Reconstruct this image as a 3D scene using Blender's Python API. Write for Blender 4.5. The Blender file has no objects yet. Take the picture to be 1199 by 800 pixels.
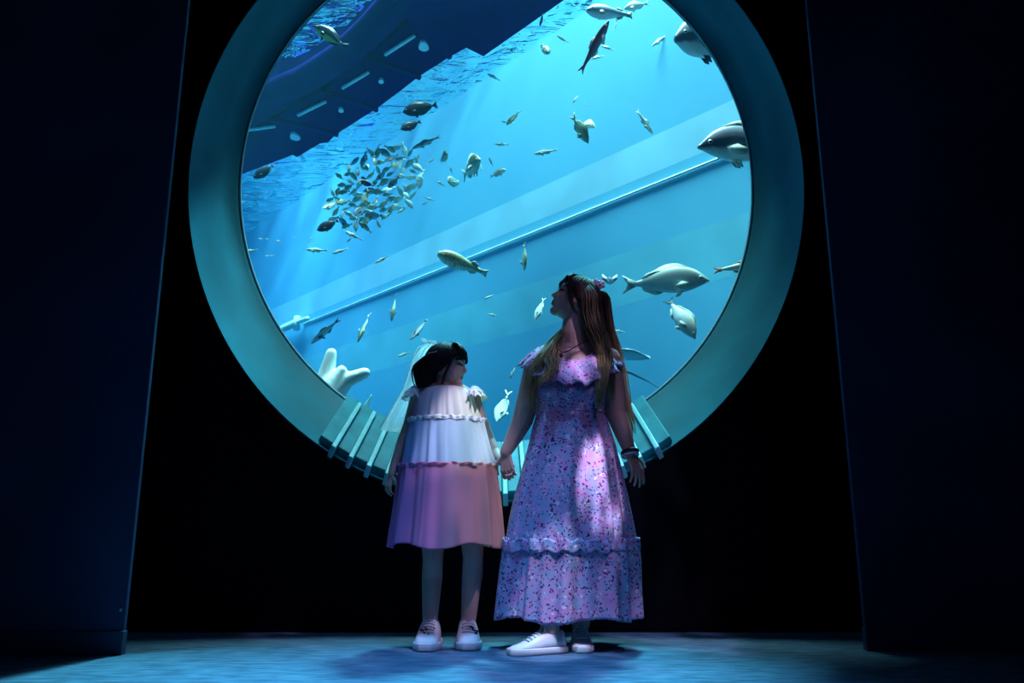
import bpy, bmesh, math, random
import numpy as np
from mathutils import Vector, Matrix, noise

random.seed(7)
S = bpy.context.scene
COL = S.collection

# ------------------------------------------------------------------ camera, world, lights, exposure
PITCH = math.radians(12.86)
CAMZ = 0.5
FPX = 1199 * 28.0 / 36.0
cam = bpy.data.cameras.new('camera')
cam.lens = 28.0
cam.sensor_width = 36.0
cam.clip_end = 200
camo = bpy.data.objects.new('camera', cam)
COL.objects.link(camo)
camo.location = (0, 0, CAMZ)
camo.rotation_euler = (math.pi / 2 + PITCH, 0, 0)
S.camera = camo

S.view_settings.view_transform = 'Standard'
S.view_settings.look = 'None'
S.view_settings.exposure = 0.0
S.view_settings.gamma = 1.0
S.view_settings.use_curve_mapping = False

world = bpy.data.worlds.new('world')
S.world = world
world.use_nodes = True
bg = world.node_tree.nodes['Background']
bg.inputs['Color'].default_value = (0.10, 0.62, 1.0, 1)     # glow of the hall above the open tank
bg.inputs['Strength'].default_value = 0.55


def lamp(kind, name, loc, aim, energy, color, **kw):
    l = bpy.data.lights.new(name, kind)
    l.energy = energy
    l.color = color
    for k, v in kw.items():
        setattr(l, k, v)
    o = bpy.data.objects.new(name, l)
    COL.objects.link(o)
    o.location = loc
    d = Vector(aim) - Vector(loc)
    o.rotation_euler = d.to_track_quat('-Z', 'Y').to_euler()
    return o


# ------------------------------------------------------------------ pixel to world helpers
def ray(px, py):
    x = (px - 599.5) / FPX
    y = -(py - 400) / FPX
    return Vector((x, math.cos(PITCH) - y * math.sin(PITCH), math.sin(PITCH) + y * math.cos(PITCH)))


def W(px, py, Y):
    d = ray(px, py)
    return Vector((0, 0, CAMZ)) + d * (Y / d.y)


def onz(px, py, z):
    d = ray(px, py)
    return Vector((0, 0, CAMZ)) + d * ((z - CAMZ) / d.z)


def mpp(p):                                                   # metres per pixel at a point
    p = Vector(p)
    return (p.y * math.cos(PITCH) + (p.z - CAMZ) * math.sin(PITCH)) / FPX


def caustic_gobo(o, scale, lo, hi):
    """the projector's rippling-water pattern"""
    l = o.data
    l.use_nodes = True
    nt = l.node_tree
    em = nt.nodes['Emission']
    tc = nt.nodes.new('ShaderNodeTexCoord')
    mp = nt.nodes.new('ShaderNodeMapping')
    mp.inputs['Scale'].default_value = (1.0, 0.45, 1.0)
    nz = nt.nodes.new('ShaderNodeTexNoise')
    nz.inputs['Scale'].default_value = scale
    nz.inputs['Detail'].default_value = 2.0
    nz.inputs['Distortion'].default_value = 1.5
    mr = nt.nodes.new('ShaderNodeMapRange')
    mr.inputs[1].default_value = lo
    mr.inputs[2].default_value = hi
    mr.inputs[3].default_value = 0.03
    mr.inputs[4].default_value = 1.0
    nt.links.new(tc.outputs['Normal'], mp.inputs['Vector'])
    nt.links.new(mp.outputs[0], nz.inputs['Vector'])
    nt.links.new(nz.outputs['Fac'], mr.inputs[0])
    nt.links.new(mr.outputs[0], em.inputs['Strength'])


lamp('SUN', 'tank_sun', (1.0, 9, 12), (0.40, 6.88, 8.0), 18, (0.34, 0.92, 1.0), angle=math.radians(6))
lamp('AREA', 'tank_flood', (0.2, 6.0, 12.5), (-1.2, 8.2, 1.5), 8000, (0.78, 1.0, 0.92), size=4.0)
lamp('AREA', 'tank_flood_far', (-4.0, 11.0, 8.0), (-4.6, 12.5, 1.5), 1500, (0.60, 0.86, 1.0), size=3.0)
key = lamp('SPOT', 'gallery_projector', (1.5, 1.5, 4.3), (0.24, 3.42, 0.75), 430, (0.72, 0.56, 1.0),
           spot_size=math.radians(25), spot_blend=0.35, shadow_soft_size=0.03)
caustic_gobo(key, 15.0, 0.52, 0.60)
pin = lamp('SPOT', 'added_pin', (1.1, 1.6, 4.3), tuple(W(709, 545, 3.30)), 2300, (0.74, 0.70, 1.0),  # spot added to put a bright patch on the woman's hip
           spot_size=math.radians(3.3), spot_blend=0.35, shadow_soft_size=0.02)
caustic_gobo(pin, 60.0, 0.40, 0.56)
pin = lamp('SPOT', 'added_pin', (0.6, 1.5, 4.3), tuple(W(640, 725, 3.27)), 750, (0.66, 0.74, 1.0),  # spot added to brighten the hem and front shoe
           spot_size=math.radians(4.6), spot_blend=0.3, shadow_soft_size=0.02)
pin = lamp('SPOT', 'added_pin', (1.3, 1.5, 4.3), tuple(W(688, 430, 3.34)), 800, (0.80, 0.68, 1.0),  # spot added to keep the chest flounce bright
           spot_size=math.radians(2.7), spot_blend=0.3, shadow_soft_size=0.02)
caustic_gobo(pin, 70.0, 0.44, 0.54)
lamp('SPOT', 'added_pin', (1.6, 1.4, 4.3), tuple(W(541, 505, 3.42)), 700, (0.86, 0.92, 1.0),  # spot added to brighten the right half of the girl's dress
     spot_size=math.radians(4.6), spot_blend=0.55, shadow_soft_size=0.03)
lamp('SPOT', 'coral_fill', (-1.0, 5.3, 5.2), tuple(W(392, 440, 4.9)), 420, (0.42, 1.0, 1.0),  # unseen fill spot added to brighten the coral
     spot_size=math.radians(16), spot_blend=0.7, shadow_soft_size=0.1)
lamp('SPOT', 'gallery_wash', (0.9, 0.4, 4.3), (-0.05, 3.45, 1.10), 56, (0.50, 0.34, 1.0),
     spot_size=math.radians(31), spot_blend=0.9, shadow_soft_size=0.3)
blue = lamp('SPOT', 'gallery_blue', (-0.2, 2.2, 4.5), (-0.25, 2.50, 0.0), 1150, (0.14, 0.46, 1.0),
            spot_size=math.radians(36), spot_blend=1.0, shadow_soft_size=0.2)
lamp('AREA', 'gallery_glow', (-0.6, -1.0, 3.6), (-0.6, 4.0, 1.2), 5, (0.20, 0.40, 1.0), size=3.0)


# ------------------------------------------------------------------ materials
def mat(name, color, rough=0.6, spec=0.3, var=0.0, scale=20.0, color2=None, sheen=0.0, bump=0.0, metallic=0.0):
    m = bpy.data.materials.new(name)
    m.use_nodes = True
    nt = m.node_tree
    b = nt.nodes['Principled BSDF']
    b.inputs['Base Color'].default_value = (*color, 1)
    b.inputs['Roughness'].default_value = rough
    b.inputs['Specular IOR Level'].default_value = spec
    b.inputs['Metallic'].default_value = metallic
    if sheen:
        b.inputs['Sheen Weight'].default_value = sheen
    tc = nt.nodes.new('ShaderNodeTexCoord')
    nz = nt.nodes.new('ShaderNodeTexNoise')
    nz.inputs['Scale'].default_value = scale
    nz.inputs['Detail'].default_value = 4
    nt.links.new(tc.outputs['Object'], nz.inputs['Vector'])
    c2 = color2 or tuple(max(0, c * (1 - var)) for c in color)
    mx = nt.nodes.new('ShaderNodeMix')
    mx.data_type = 'RGBA'
    mx.inputs[6].default_value = (*color, 1)
    mx.inputs[7].default_value = (*c2, 1)
    rp = nt.nodes.new('ShaderNodeMapRange')
    rp.inputs[1].default_value = 0.35
    rp.inputs[2].default_value = 0.65
    nt.links.new(nz.outputs['Fac'], rp.inputs[0])
    nt.links.new(rp.outputs[0], mx.inputs[0])
    nt.links.new(mx.outputs[2], b.inputs['Base Color'])
    if bump:
        bp = nt.nodes.new('ShaderNodeBump')
        bp.inputs['Strength'].default_value = bump
        bp.inputs['Distance'].default_value = 0.01
        nt.links.new(nz.outputs['Fac'], bp.inputs['Height'])
        nt.links.new(bp.outputs[0], b.inputs['Normal'])
    return m


def ramp(nt, src, stops, interp='LINEAR'):
    r = nt.nodes.new('ShaderNodeValToRGB')
    r.color_ramp.interpolation = interp
    e = r.color_ramp.elements
    while len(e) < len(stops):
        e.new(0.5)
    for k, (p, c) in enumerate(stops):
        e[k].position = p
        e[k].color = (*c, 1)
    nt.links.new(src, r.inputs[0])
    return r.outputs[0]


def fish_mat(name, back, side, belly, spots=None, rough=0.35, scale=60):
    m = mat(name, side, rough, 0.5)
    nt = m.node_tree
    b = nt.nodes['Principled BSDF']
    tc = nt.nodes.new('ShaderNodeTexCoord')
    sp = nt.nodes.new('ShaderNodeSeparateXYZ')
    nt.links.new(tc.outputs['Generated'], sp.inputs[0])
    nz = nt.nodes.new('ShaderNodeTexNoise')
    nz.inputs['Scale'].default_value = 6
    nt.links.new(tc.outputs['Generated'], nz.inputs['Vector'])
    ad = nt.nodes.new('ShaderNodeMath')
    ad.operation = 'MULTIPLY_ADD'
    ad.inputs[1].default_value = 0.18
    nt.links.new(nz.outputs['Fac'], ad.inputs[0])
    nt.links.new(sp.outputs['Z'], ad.inputs[2])
    col = ramp(nt, ad.outputs[0], [(0.38, belly), (0.56, side), (0.72, side), (0.86, back)])
    if spots:
        v = nt.nodes.new('ShaderNodeTexVoronoi')
        v.inputs['Scale'].default_value = scale
        nt.links.new(tc.outputs['Generated'], v.inputs['Vector'])
        f = ramp(nt, v.outputs['Distance'], [(0.28, (1, 1, 1)), (0.40, (0, 0, 0))])
        mx = nt.nodes.new('ShaderNodeMix')
        mx.data_type = 'RGBA'
        mx.inputs[7].default_value = (*spots, 1)
        nt.links.new(f, mx.inputs[0])
        nt.links.new(col, mx.inputs[6])
        col = mx.outputs[2]
    nt.links.new(col, b.inputs['Base Color'])
    return m


# ------------------------------------------------------------------ geometry collector
class Geo:
    def __init__(self):
        self.v, self.f, self.m = [], [], []
        self.mi = 0

    def add(self, vs, fs):
        o = len(self.v)
        self.v += [tuple(p) for p in vs]
        self.f += [tuple(i + o for i in f) for f in fs]
        self.m += [self.mi] * len(fs)

    def loft(self, rings, caps=True, close=True):
        n = len(rings[0])
        vs = [p for r in rings for p in r]
        fs = []
        for i in range(len(rings) - 1):
            for j in range(n if close else n - 1):
                k = (j + 1) % n
                fs.append((i * n + j, i * n + k, (i + 1) * n + k, (i + 1) * n + j))
        if caps:
            fs.append(tuple(reversed(range(n))))
            fs.append(tuple(range((len(rings) - 1) * n, len(rings) * n)))
        self.add(vs, fs)

    def tube(self, pts, rad, n=10, flat=None):
        pts = [Vector(p) for p in pts]
        if not hasattr(rad, '__len__'):
            rad = [rad] * len(pts)
        rings = []
        prev = None
        for i, p in enumerate(pts):
            d = (pts[min(i + 1, len(pts) - 1)] - pts[max(i - 1, 0)])
            if d.length < 1e-9:
                d = Vector((0, 0, 1))
            d.normalize()
            if prev is None:
                a = d.cross(Vector((0, 0, 1)) if abs(d.z) < 0.9 else Vector((1, 0, 0)))
            else:
                a = prev - d * prev.dot(d)
            a.normalize()
            prev = a
            b = d.cross(a)
            rings.append([p + (a * math.cos(2 * math.pi * k / n) + b * math.sin(2 * math.pi * k / n)) * rad[i] for k in range(n)])
        self.loft(rings)

    def limb(self, pts, rad, n=16):                            # rounded ends
        pts = [Vector(p) for p in pts]
        P, R = [], []
        d0 = (pts[0] - pts[1]).normalized()
        d1 = (pts[-1] - pts[-2]).normalized()
        for a in (80, 55, 30):
            P.append(pts[0] + d0 * rad[0] * math.sin(math.radians(a)))
            R.append(rad[0] * math.cos(math.radians(a)))
        for i in range(len(pts)):
            if 0 < i:
                for t in (0.25, 0.5, 0.75):
                    P.append(pts[i - 1].lerp(pts[i], t))
                    R.append(rad[i - 1] * (1 - t) + rad[i] * t)
            P.append(pts[i])
            R.append(rad[i])
        for a in (30, 55, 80):
            P.append(pts[-1] + d1 * rad[-1] * math.sin(math.radians(a)))
            R.append(rad[-1] * math.cos(math.radians(a)))
        self.tube(P, R, n)

    def ell(self, c, r, R=None, nu=20, nv=12):
        c = Vector(c)
        rings = []
        for i in range(1, nv):
            t = math.pi * i / nv
            ring = []
            for j in range(nu):
                a = 2 * math.pi * j / nu
                p = Vector((r[0] * math.sin(t) * math.cos(a), r[1] * math.sin(t) * math.sin(a), r[2] * math.cos(t)))
                if R is not None:
                    p = R @ p
                ring.append(c + p)
            rings.append(ring)
        self.loft(rings)

    def box(self, lo, hi):
        x0, y0, z0 = lo
        x1, y1, z1 = hi
        self.add([(x0, y0, z0), (x1, y0, z0), (x1, y1, z0), (x0, y1, z0), (x0, y0, z1), (x1, y0, z1), (x1, y1, z1), (x0, y1, z1)],
                 [(0, 3, 2, 1), (4, 5, 6, 7), (0, 1, 5, 4), (1, 2, 6, 5), (2, 3, 7, 6), (3, 0, 4, 7)])

    def prism(self, poly, vec):
        vec = Vector(vec)
        poly = [Vector(p) for p in poly]
        n = len(poly)
        self.add(poly + [p + vec for p in poly],
                 [tuple(reversed(range(n))), tuple(range(n, 2 * n))] + [(i, (i + 1) % n, n + (i + 1) % n, n + i) for i in range(n)])

    def mesh(self, name, mats, smooth=True, off=None):
        me = bpy.data.meshes.new(name)
        v = self.v if off is None else [(p[0] - off[0], p[1] - off[1], p[2] - off[2]) for p in self.v]
        me.from_pydata([tuple(p) for p in v], [], self.f)
        if not isinstance(mats, (list, tuple)):
            mats = [mats]
        for m in mats:
            me.materials.append(m)
        me.polygons.foreach_set('material_index', self.m)
        if smooth:
            me.polygons.foreach_set('use_smooth', [True] * len(me.polygons))
        bm = bmesh.new()
        bm.from_mesh(me)
        bmesh.ops.recalc_face_normals(bm, faces=bm.faces)
        bm.to_mesh(me)
        bm.free()
        me.update()
        return me

    def build(self, name, mats, parent=None, smooth=True, base=None):
        """one mesh object; vertices are world points unless the parent chain's base is given"""
        off = base
        if parent is not None and off is None:
            q = parent
            off = Vector((0, 0, 0))
            while q is not None:
                off = off + q.location
                q = q.parent
        o = bpy.data.objects.new(name, self.mesh(name, mats, smooth, off))
        COL.objects.link(o)
        if parent is not None:
            o.parent = parent
        elif base is not None:
            o.location = base
        return o


def tag(o, label=None, cat=None, group=None, kind=None):
    if label:
        o['label'] = label
    if cat:
        o['category'] = cat
    if group:
        o['group'] = group
    if kind:
        o['kind'] = kind
    return o


def empty(name, loc, label=None, cat=None, group=None, kind=None):
    o = bpy.data.objects.new(name, None)
    o.empty_display_size = 0.1
    COL.objects.link(o)
    o.location = loc
    return tag(o, label, cat, group, kind)


def fuse(o, voxel, smooth=4, fac=0.5):
    """fuse overlapping volumes of a mesh object into one continuous skin"""
    r = o.modifiers.new('r', 'REMESH')
    r.mode = 'VOXEL'
    r.voxel_size = voxel
    r.use_smooth_shade = True
    s = o.modifiers.new('s', 'SMOOTH')
    s.factor = fac
    s.iterations = smooth
    dg = bpy.context.evaluated_depsgraph_get()
    me = bpy.data.meshes.new_from_object(o.evaluated_get(dg))
    mats = list(o.data.materials)
    o.modifiers.clear()
    o.data = me
    me.materials.clear()
    for m in mats:
        me.materials.append(m)
    me.polygons.foreach_set('material_index', [0] * len(me.polygons))
    me.polygons.foreach_set('use_smooth', [True] * len(me.polygons))
    me.update()
    return o


def thick(o, t):
    s = o.modifiers.new('thickness', 'SOLIDIFY')
    s.thickness = t
    s.offset = 0
    return o


# ------------------------------------------------------------------ THE SETTING
YW, YG = 3.95, 4.45                                            # gallery face of the wall, inner glass line
M_black = mat('matt_black_wall_paint', (0.0022, 0.003, 0.006), 0.9, 0.05, 0.3, 3)
M_panel = mat('dark_navy_wall_panel', (0.036, 0.075, 0.17), 0.65, 0.25, 0.35, 1.5)
M_base = mat('dark_baseboard', (0.040, 0.070, 0.14), 0.5, 0.3, 0.3, 3)
M_floor = mat('streaked_blue_carpet', (0.10, 0.19, 0.28), 0.9, 0.12, 0.0, 9, (0.05, 0.10, 0.16), bump=0.6)
M_bezel = mat('teal_painted_reveal', (0.010, 0.17, 0.23), 0.55, 0.12, 0.25, 2.5)
M_rib = mat('pale_teal_rib', (0.20, 0.58, 0.64), 0.4, 0.3, 0.15, 12)
M_slat = mat('teal_sill_panel', (0.015, 0.25, 0.32), 0.55, 0.15, 0.3, 9)

# floor texture: stretched noise, light streaks put into the colour
nt = M_floor.node_tree
nz = [n for n in nt.nodes if n.type == 'TEX_NOISE'][0]
mp = nt.nodes.new('ShaderNodeMapping')
mp.inputs['Scale'].default_value = (1.0, 3.5, 1.0)
tc = [n for n in nt.nodes if n.type == 'TEX_COORD'][0]
nt.links.new(tc.outputs['Object'], mp.inputs['Vector'])
nt.links.new(mp.outputs[0], nz.inputs['Vector'])
nz.inputs['Detail'].default_value = 8

g = Geo(); g.box((-4.2, -3.2, -0.1), (4.2, YW + 0.1, 0.0)); tag(g.build('floor', M_floor, smooth=False), kind='structure')
g = Geo(); g.box((-4.2, -3.2, 4.7), (4.2, YG + 0.1, 4.8)); tag(g.build('ceiling', M_black, smooth=False), kind='structure')
g = Geo(); g.box((-4.3, -3.2, 0), (-4.2, YG, 4.7)); tag(g.build('wall_left', M_black, smooth=False), kind='structure')
g = Geo(); g.box((4.2, -3.2, 0), (4.3, YG, 4.7)); tag(g.build('wall_right', M_black, smooth=False), kind='structure')
g = Geo(); g.box((-4.3, -3.3, 0), (4.3, -3.2, 4.7)); tag(g.build('wall_behind', M_black, smooth=False), kind='structure')


def circ(cx, cy, r, Y, n=144):
    return [W(cx + r * math.cos(2 * math.pi * k / n), cy - r * math.sin(2 * math.pi * k / n), Y) for k in range(n)]


def rim_pt(ang, which, Y=None):                                # ang from straight down, + to the right
    if which == 'out':
        return W(581 + 362 * math.sin(ang), 228 + 362 * math.cos(ang), YW if Y is None else Y)
    return W(581 + 305 * math.sin(ang), 224 + 305 * math.cos(ang), YG if Y is None else Y)


outer = circ(581, 228, 362, YW)
inner = circ(581, 224, 305, YG)
# wall with the round opening
X0, X1, Z1 = -4.2, 4.2, 4.7
cen = sum(outer, Vector()) / len(outer)


def to_rect(p, c):
    d = p - c
    t = 1e9
    if d.x > 1e-6: t = min(t, (X1 - c.x) / d.x)
    if d.x < -1e-6: t = min(t, (X0 - c.x) / d.x)
    if d.z > 1e-6: t = min(t, (Z1 - c.z) / d.z)
    if d.z < -1e-6: t = min(t, (0 - c.z) / d.z)
    return c + d * t


g = Geo()
far_ring = [p.copy() for p in outer]
rect = [to_rect(p, cen) for p in outer]
back_in = [Vector((p.x * 1.0, YG + 0.02, p.z)) for p in inner]
rect_b = [Vector((q.x, YG + 0.02, q.z)) for q in rect]
g.loft([outer, rect, rect_b, back_in], caps=False)
wb = tag(g.build('wall_back', M_black, smooth=False), kind='structure')

win = tag(empty('window_1', (cen.x, YW, 0.6)), kind='structure')
g = Geo()
lip = [p + (cen - p).normalized() * 0.012 + Vector((0, -0.012, 0)) for p in outer]
steps = [[outer[k].lerp(inner[k], t) for k in range(len(outer))] for t in (0.0, 0.02, 0.33, 0.66, 0.985)]
inn2 = [p + (Vector((cen.x, YG, cen.z)) - p).normalized() * 0.012 for p in inner]
g.loft([[p + Vector((0, 0.02, 0)) for p in outer], lip] + steps[1:] + [inn2, [p + Vector((0, 0.06, 0)) for p in inn2]], caps=False)
bez = g.build('reveal', M_bezel, win)
# bright seal line round the glass
M_seal = mat('pale_glass_seal', (0.35, 0.55, 0.62), 0.3, 0.5, 0.1, 5)
g = Geo()
sl = [p + (Vector((cen.x, YG, cen.z)) - p).normalized() * 0.02 + Vector((0, 0.02, 0)) for p in inner]
sc_ = Vector((cen.x, YG + 0.02, cen.z))
g.loft([[p + (p - sc_).normalized() * 0.008 * math.cos(a) + Vector((0, 0.008 * math.sin(a), 0)) for p in sl] for a in [2 * math.pi * k / 8 for k in range(9)]], caps=False)
g.build('glass_seal', M_seal, win)

# glass pane
M_glass = bpy.data.materials.new('clear_acrylic')
M_glass.use_nodes = True
nt = M_glass.node_tree
nt.nodes.clear()
out = nt.nodes.new('ShaderNodeOutputMaterial')
tr = nt.nodes.new('ShaderNodeBsdfTransparent'); tr.inputs[0].default_value = (0.96, 0.99, 1.0, 1)
gl = nt.nodes.new('ShaderNodeBsdfGlossy'); gl.inputs['Roughness'].default_value = 0.02
fr = nt.nodes.new('ShaderNodeFresnel'); fr.inputs['IOR'].default_value = 1.25
ml = nt.nodes.new('ShaderNodeMath'); ml.operation = 'MULTIPLY'; ml.inputs[1].default_value = 0.5
mx = nt.nodes.new('ShaderNodeMixShader')
nt.links.new(fr.outputs[0], ml.inputs[0]); nt.links.new(ml.outputs[0], mx.inputs[0])
nt.links.new(tr.outputs[0], mx.inputs[1]); nt.links.new(gl.outputs[0], mx.inputs[2]); nt.links.new(mx.outputs[0], out.inputs[0])
g = Geo()
gp = [p + Vector((0, 0.03, 0)) for p in inner]
g.prism(gp, (0, 0.04, 0))
g.build('glass_pane', M_glass, win, smooth=False)

# the stepped sill at the foot of the round window: wide panels parted by thin ribs
def slab(a0, a1, ti, to, lift, thickn):
    """a flat block lying on the sloping reveal between two angles"""
    gg = Geo()
    c = Vector((cen.x, (YW + YG) / 2, cen.z))
    low, high = [], []
    for a, t in ((a0, ti), (a1, ti), (a1, to), (a0, to)):
        p = rim_pt(a, 'in').lerp(rim_pt(a, 'out'), t)
        u = (c - p); u.y = 0; u.normalize()
        nrm = (u * 0.86 + Vector((0, -0.5, 0))).normalized()
        low.append(p + nrm * (lift - thickn)); high.append(p + nrm * lift)
    gg.add(low + high, [(3, 2, 1, 0), (4, 5, 6, 7)] + [(i, (i + 1) % 4, 4 + (i + 1) % 4, 4 + i) for i in range(4)])
    return gg


NR = 18
a_lo, a_hi = math.radians(-36.3), math.radians(36.0)
pitch_a = (a_hi - a_lo) / (NR + 1)
for k in range(NR + 1):
    a0 = a_lo + pitch_a * k
    gap = pitch_a * 0.12
    o = slab(a0 + gap, a0 + pitch_a - gap, -0.10, 0.90, 0.035, 0.05).build('sill_panel', M_slat, win, smooth=False)
    b = o.modifiers.new('b', 'BEVEL'); b.width = 0.006; b.segments = 2
    if k < NR:
        am = a0 + pitch_a
        o = slab(am - pitch_a * 0.13, am + pitch_a * 0.13, 0.0, 1.02, 0.060, 0.07).build('sill_rib', M_rib, win, smooth=False)
        b = o.modifiers.new('b', 'BEVEL'); b.width = 0.005; b.segments = 2

# projecting side panels with baseboards
def panel(name, tname, xa, xb, ya, yb, bh):
    g = Geo()
    lo, hi = min(xa, xb), max(xa, xb)
    skew = 0.06
    ys = {xa: ya, xb: ya - skew}
    poly = [Vector((lo, ys[lo], 0)), Vector((hi, ys[hi], 0)), Vector((hi, ys[hi] + 0.025, 0)), Vector((lo, ys[lo] + 0.025, 0))]
    g.prism(poly, (0, 0, 4.7))
    o = tag(g.build(name, M_panel, smooth=False), kind='structure')
    b = o.modifiers.new('b', 'BEVEL'); b.width = 0.003; b.segments = 2
    g = Geo()
    s = 1 if xa > xb else -1
    e = 0.006
    poly = [Vector((xb, ys[xb] - 0.012, 0.0)), Vector((xa + e * s, ya - 0.012, 0.0)), Vector((xa + e * s, ya + 0.024, 0.0)), Vector((xa - 0.02 * s, ya + 0.024, 0.0)),
            Vector((xa - 0.02 * s, ya + 0.02, 0.0)), Vector((xb, ys[xb] + 0.02, 0.0))]
    g.prism(poly, (0, 0, bh))
    o = tag(g.build(tname, M_base, smooth=False), kind='structure')
    b = o.modifiers.new('b', 'BEVEL'); b.width = 0.004; b.segments = 2


panel('wall_side_left', 'baseboard_left', -1.525, -4.2, 3.30, YW, 0.088)
panel('wall_side_right', 'baseboard_right', 1.43, 4.2, 3.40, YW, 0.088)
# small round-headed fixing near the foot of the left panel edge
M_steel = mat('steel', (0.5, 0.52, 0.55), 0.35, 0.5, 0.1, 30, metallic=0.6)
pb = W(141, 714, 3.297)
g = Geo(); g.ell(pb, (0.007, 0.006, 0.008)); g.tube([pb + Vector((0, 0, 0)), pb + Vector((0, 0.02, 0))], 0.004, 8)
tag(g.build('wall_bolt', M_steel, base=pb), 'small steel bolt head low on the left wall panel edge', 'bolt')

# ------------------------------------------------------------------ THE TANK
AZ = math.radians(41)
WN = Vector((math.cos(AZ), math.sin(AZ), 0))                   # far wall normal
WD = Vector((-math.sin(AZ), math.cos(AZ), 0))                  # its run, away to the left
WP = 5.4
ZS = 5.7
M_tank = mat('blue_tank_wall', (0.12, 0.45, 0.64), 0.9, 0.1, 0.0, 0.5, (0.10, 0.40, 0.59))
M_tfloor = mat('pale_tank_sand', (0.25, 0.36, 0.38), 0.95, 0.1, 0.3, 1.5)


def wl(s, z, off=0.0):                                         # point on far wall at run s, height z, off towards the viewer
    return WN * (WP - off) + WD * s + Vector((0, 0, z))


def wbox(s0, s1, z0, z1, o0, o1):
    gg = Geo()
    gg.prism([wl(s0, z0, o0), wl(s1, z0, o0), wl(s1, z1, o0), wl(s0, z1, o0)], WN * (o0 - o1))
    return gg


tag(wbox(1.25, 22, -2.6, 5.75, 0.0, -0.3).build('wall_tank_far', M_tank, smooth=False), kind='structure')
g = Geo(); g.box((-16, YG + 0.1, -2.8), (9, 22, -2.6)); tag(g.build('floor_tank', M_tfloor, smooth=False), kind='structure')
g = Geo(); g.box((-14, YG + 0.1, -2.6), (-13.7, 24, 7.5)); tag(g.build('wall_tank_left', M_tank, smooth=False), kind='structure')
M_ledge = mat('pale_blue_wall_band', (0.25, 0.58, 0.74), 0.8, 0.2, 0.15, 2)
tag(wbox(1.25, 22, 3.62, 3.98, 0.0004, -0.01).build('trim_1', M_ledge, smooth=False), kind='structure')
M_ledge2 = mat('faint_blue_wall_band', (0.14, 0.51, 0.65), 0.8, 0.2, 0.15, 2)
tag(wbox(1.25, 22, 2.45, 2.95, 0.0004, -0.01).build('trim_2', M_ledge2, smooth=False), kind='structure')

# water body: scattering and absorbing volume
M_wat = bpy.data.materials.new('sea_water')
M_wat.use_nodes = True
nt = M_wat.node_tree
nt.nodes.clear()
out = nt.nodes.new('ShaderNodeOutputMaterial')
vs = nt.nodes.new('ShaderNodeVolumeScatter')
vs.inputs['Color'].default_value = (0.13, 0.66, 1.0, 1)
vs.inputs['Density'].default_value = 0.006
vs.inputs['Anisotropy'].default_value = 0.0
va = nt.nodes.new('ShaderNodeVolumeAbsorption')
va.inputs['Color'].default_value = (0.22, 0.73, 0.87, 1)
va.inputs['Density'].default_value = 0.14
ad = nt.nodes.new('ShaderNodeAddShader')
nt.links.new(vs.outputs[0], ad.inputs[0]); nt.links.new(va.outputs[0], ad.inputs[1]); nt.links.new(ad.outputs[0], out.inputs['Volume'])
g = Geo()
q0, q1 = wl(1.26, 0, 0.002), wl(21.0, 0, 0.002)
g.prism([(-13.6, YG + 0.11, -2.55), (q0.x, YG + 0.11, -2.55), (q0.x, q0.y, -2.55), (q1.x, q1.y, -2.55), (-13.6, q1.y, -2.55)], (0, 0, ZS - 0.12 + 2.55))
tag(g.build('water', M_wat, smooth=False), 'clear blue sea water filling the aquarium tank', 'water', kind='stuff')

# rippled surface seen from below
M_surf = bpy.data.materials.new('rippled_water_surface')
M_surf.use_nodes = True
nt = M_surf.node_tree
nt.nodes.clear()
out = nt.nodes.new('ShaderNodeOutputMaterial')
tr = nt.nodes.new('ShaderNodeBsdfTransparent'); tr.inputs[0].default_value = (0.80, 0.97, 1.0, 1)
gl = nt.nodes.new('ShaderNodeBsdfGlossy'); gl.inputs['Roughness'].default_value = 0.04; gl.inputs[0].default_value = (0.75, 0.95, 1, 1)
mx = nt.nodes.new('ShaderNodeMixShader')
lw = nt.nodes.new('ShaderNodeFresnel'); lw.inputs['IOR'].default_value = 1.8
tc = nt.nodes.new('ShaderNodeTexCoord')
mp = nt.nodes.new('ShaderNodeMapping')
mp.inputs['Rotation'].default_value = (0, 0, math.radians(-8))
mp.inputs['Scale'].default_value = (1.0, 2.2, 1)
nz = nt.nodes.new('ShaderNodeTexNoise'); nz.inputs['Scale'].default_value = 2.0; nz.inputs['Detail'].default_value = 3; nz.inputs['Distortion'].default_value = 1.2
bp = nt.nodes.new('ShaderNodeBump'); bp.inputs['Strength'].default_value = 1.0; bp.inputs['Distance'].default_value = 0.30
nt.links.new(tc.outputs['Object'], mp.inputs[0]); nt.links.new(mp.outputs[0], nz.inputs['Vector']); nt.links.new(nz.outputs['Fac'], bp.inputs['Height'])
nt.links.new(bp.outputs[0], gl.inputs['Normal'])
nt.links.new(lw.outputs[0], mx.inputs[0])
nt.links.new(tr.outputs[0], mx.inputs[1]); nt.links.new(gl.outputs[0], mx.inputs[2]); nt.links.new(mx.outputs[0], out.inputs[0])
g = Geo()
nx, ny = 150, 150
xs = [-13 + 20 * i / nx for i in range(nx + 1)]
ys = [YG + 0.15 + 17 * (j / ny) ** 1.3 for j in range(ny + 1)]
vv = [(x, y, ZS + 0.035 * noise.noise(Vector((x * 0.9, y * 1.6, 0))) + 0.018 * noise.noise(Vector((x * 2.6, y * 4.0, 3)))) for y in ys for x in xs]
g.add(vv, [(j * (nx + 1) + i, j * (nx + 1) + i + 1, (j + 1) * (nx + 1) + i + 1, (j + 1) * (nx + 1) + i) for j in range(ny) for i in range(nx)
            if xs[i] * WN.x + ys[j] * WN.y < WP + 0.05])
tag(g.build('water_surface', M_surf), 'rippled water surface seen from below at upper left', 'water', kind='stuff')

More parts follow.
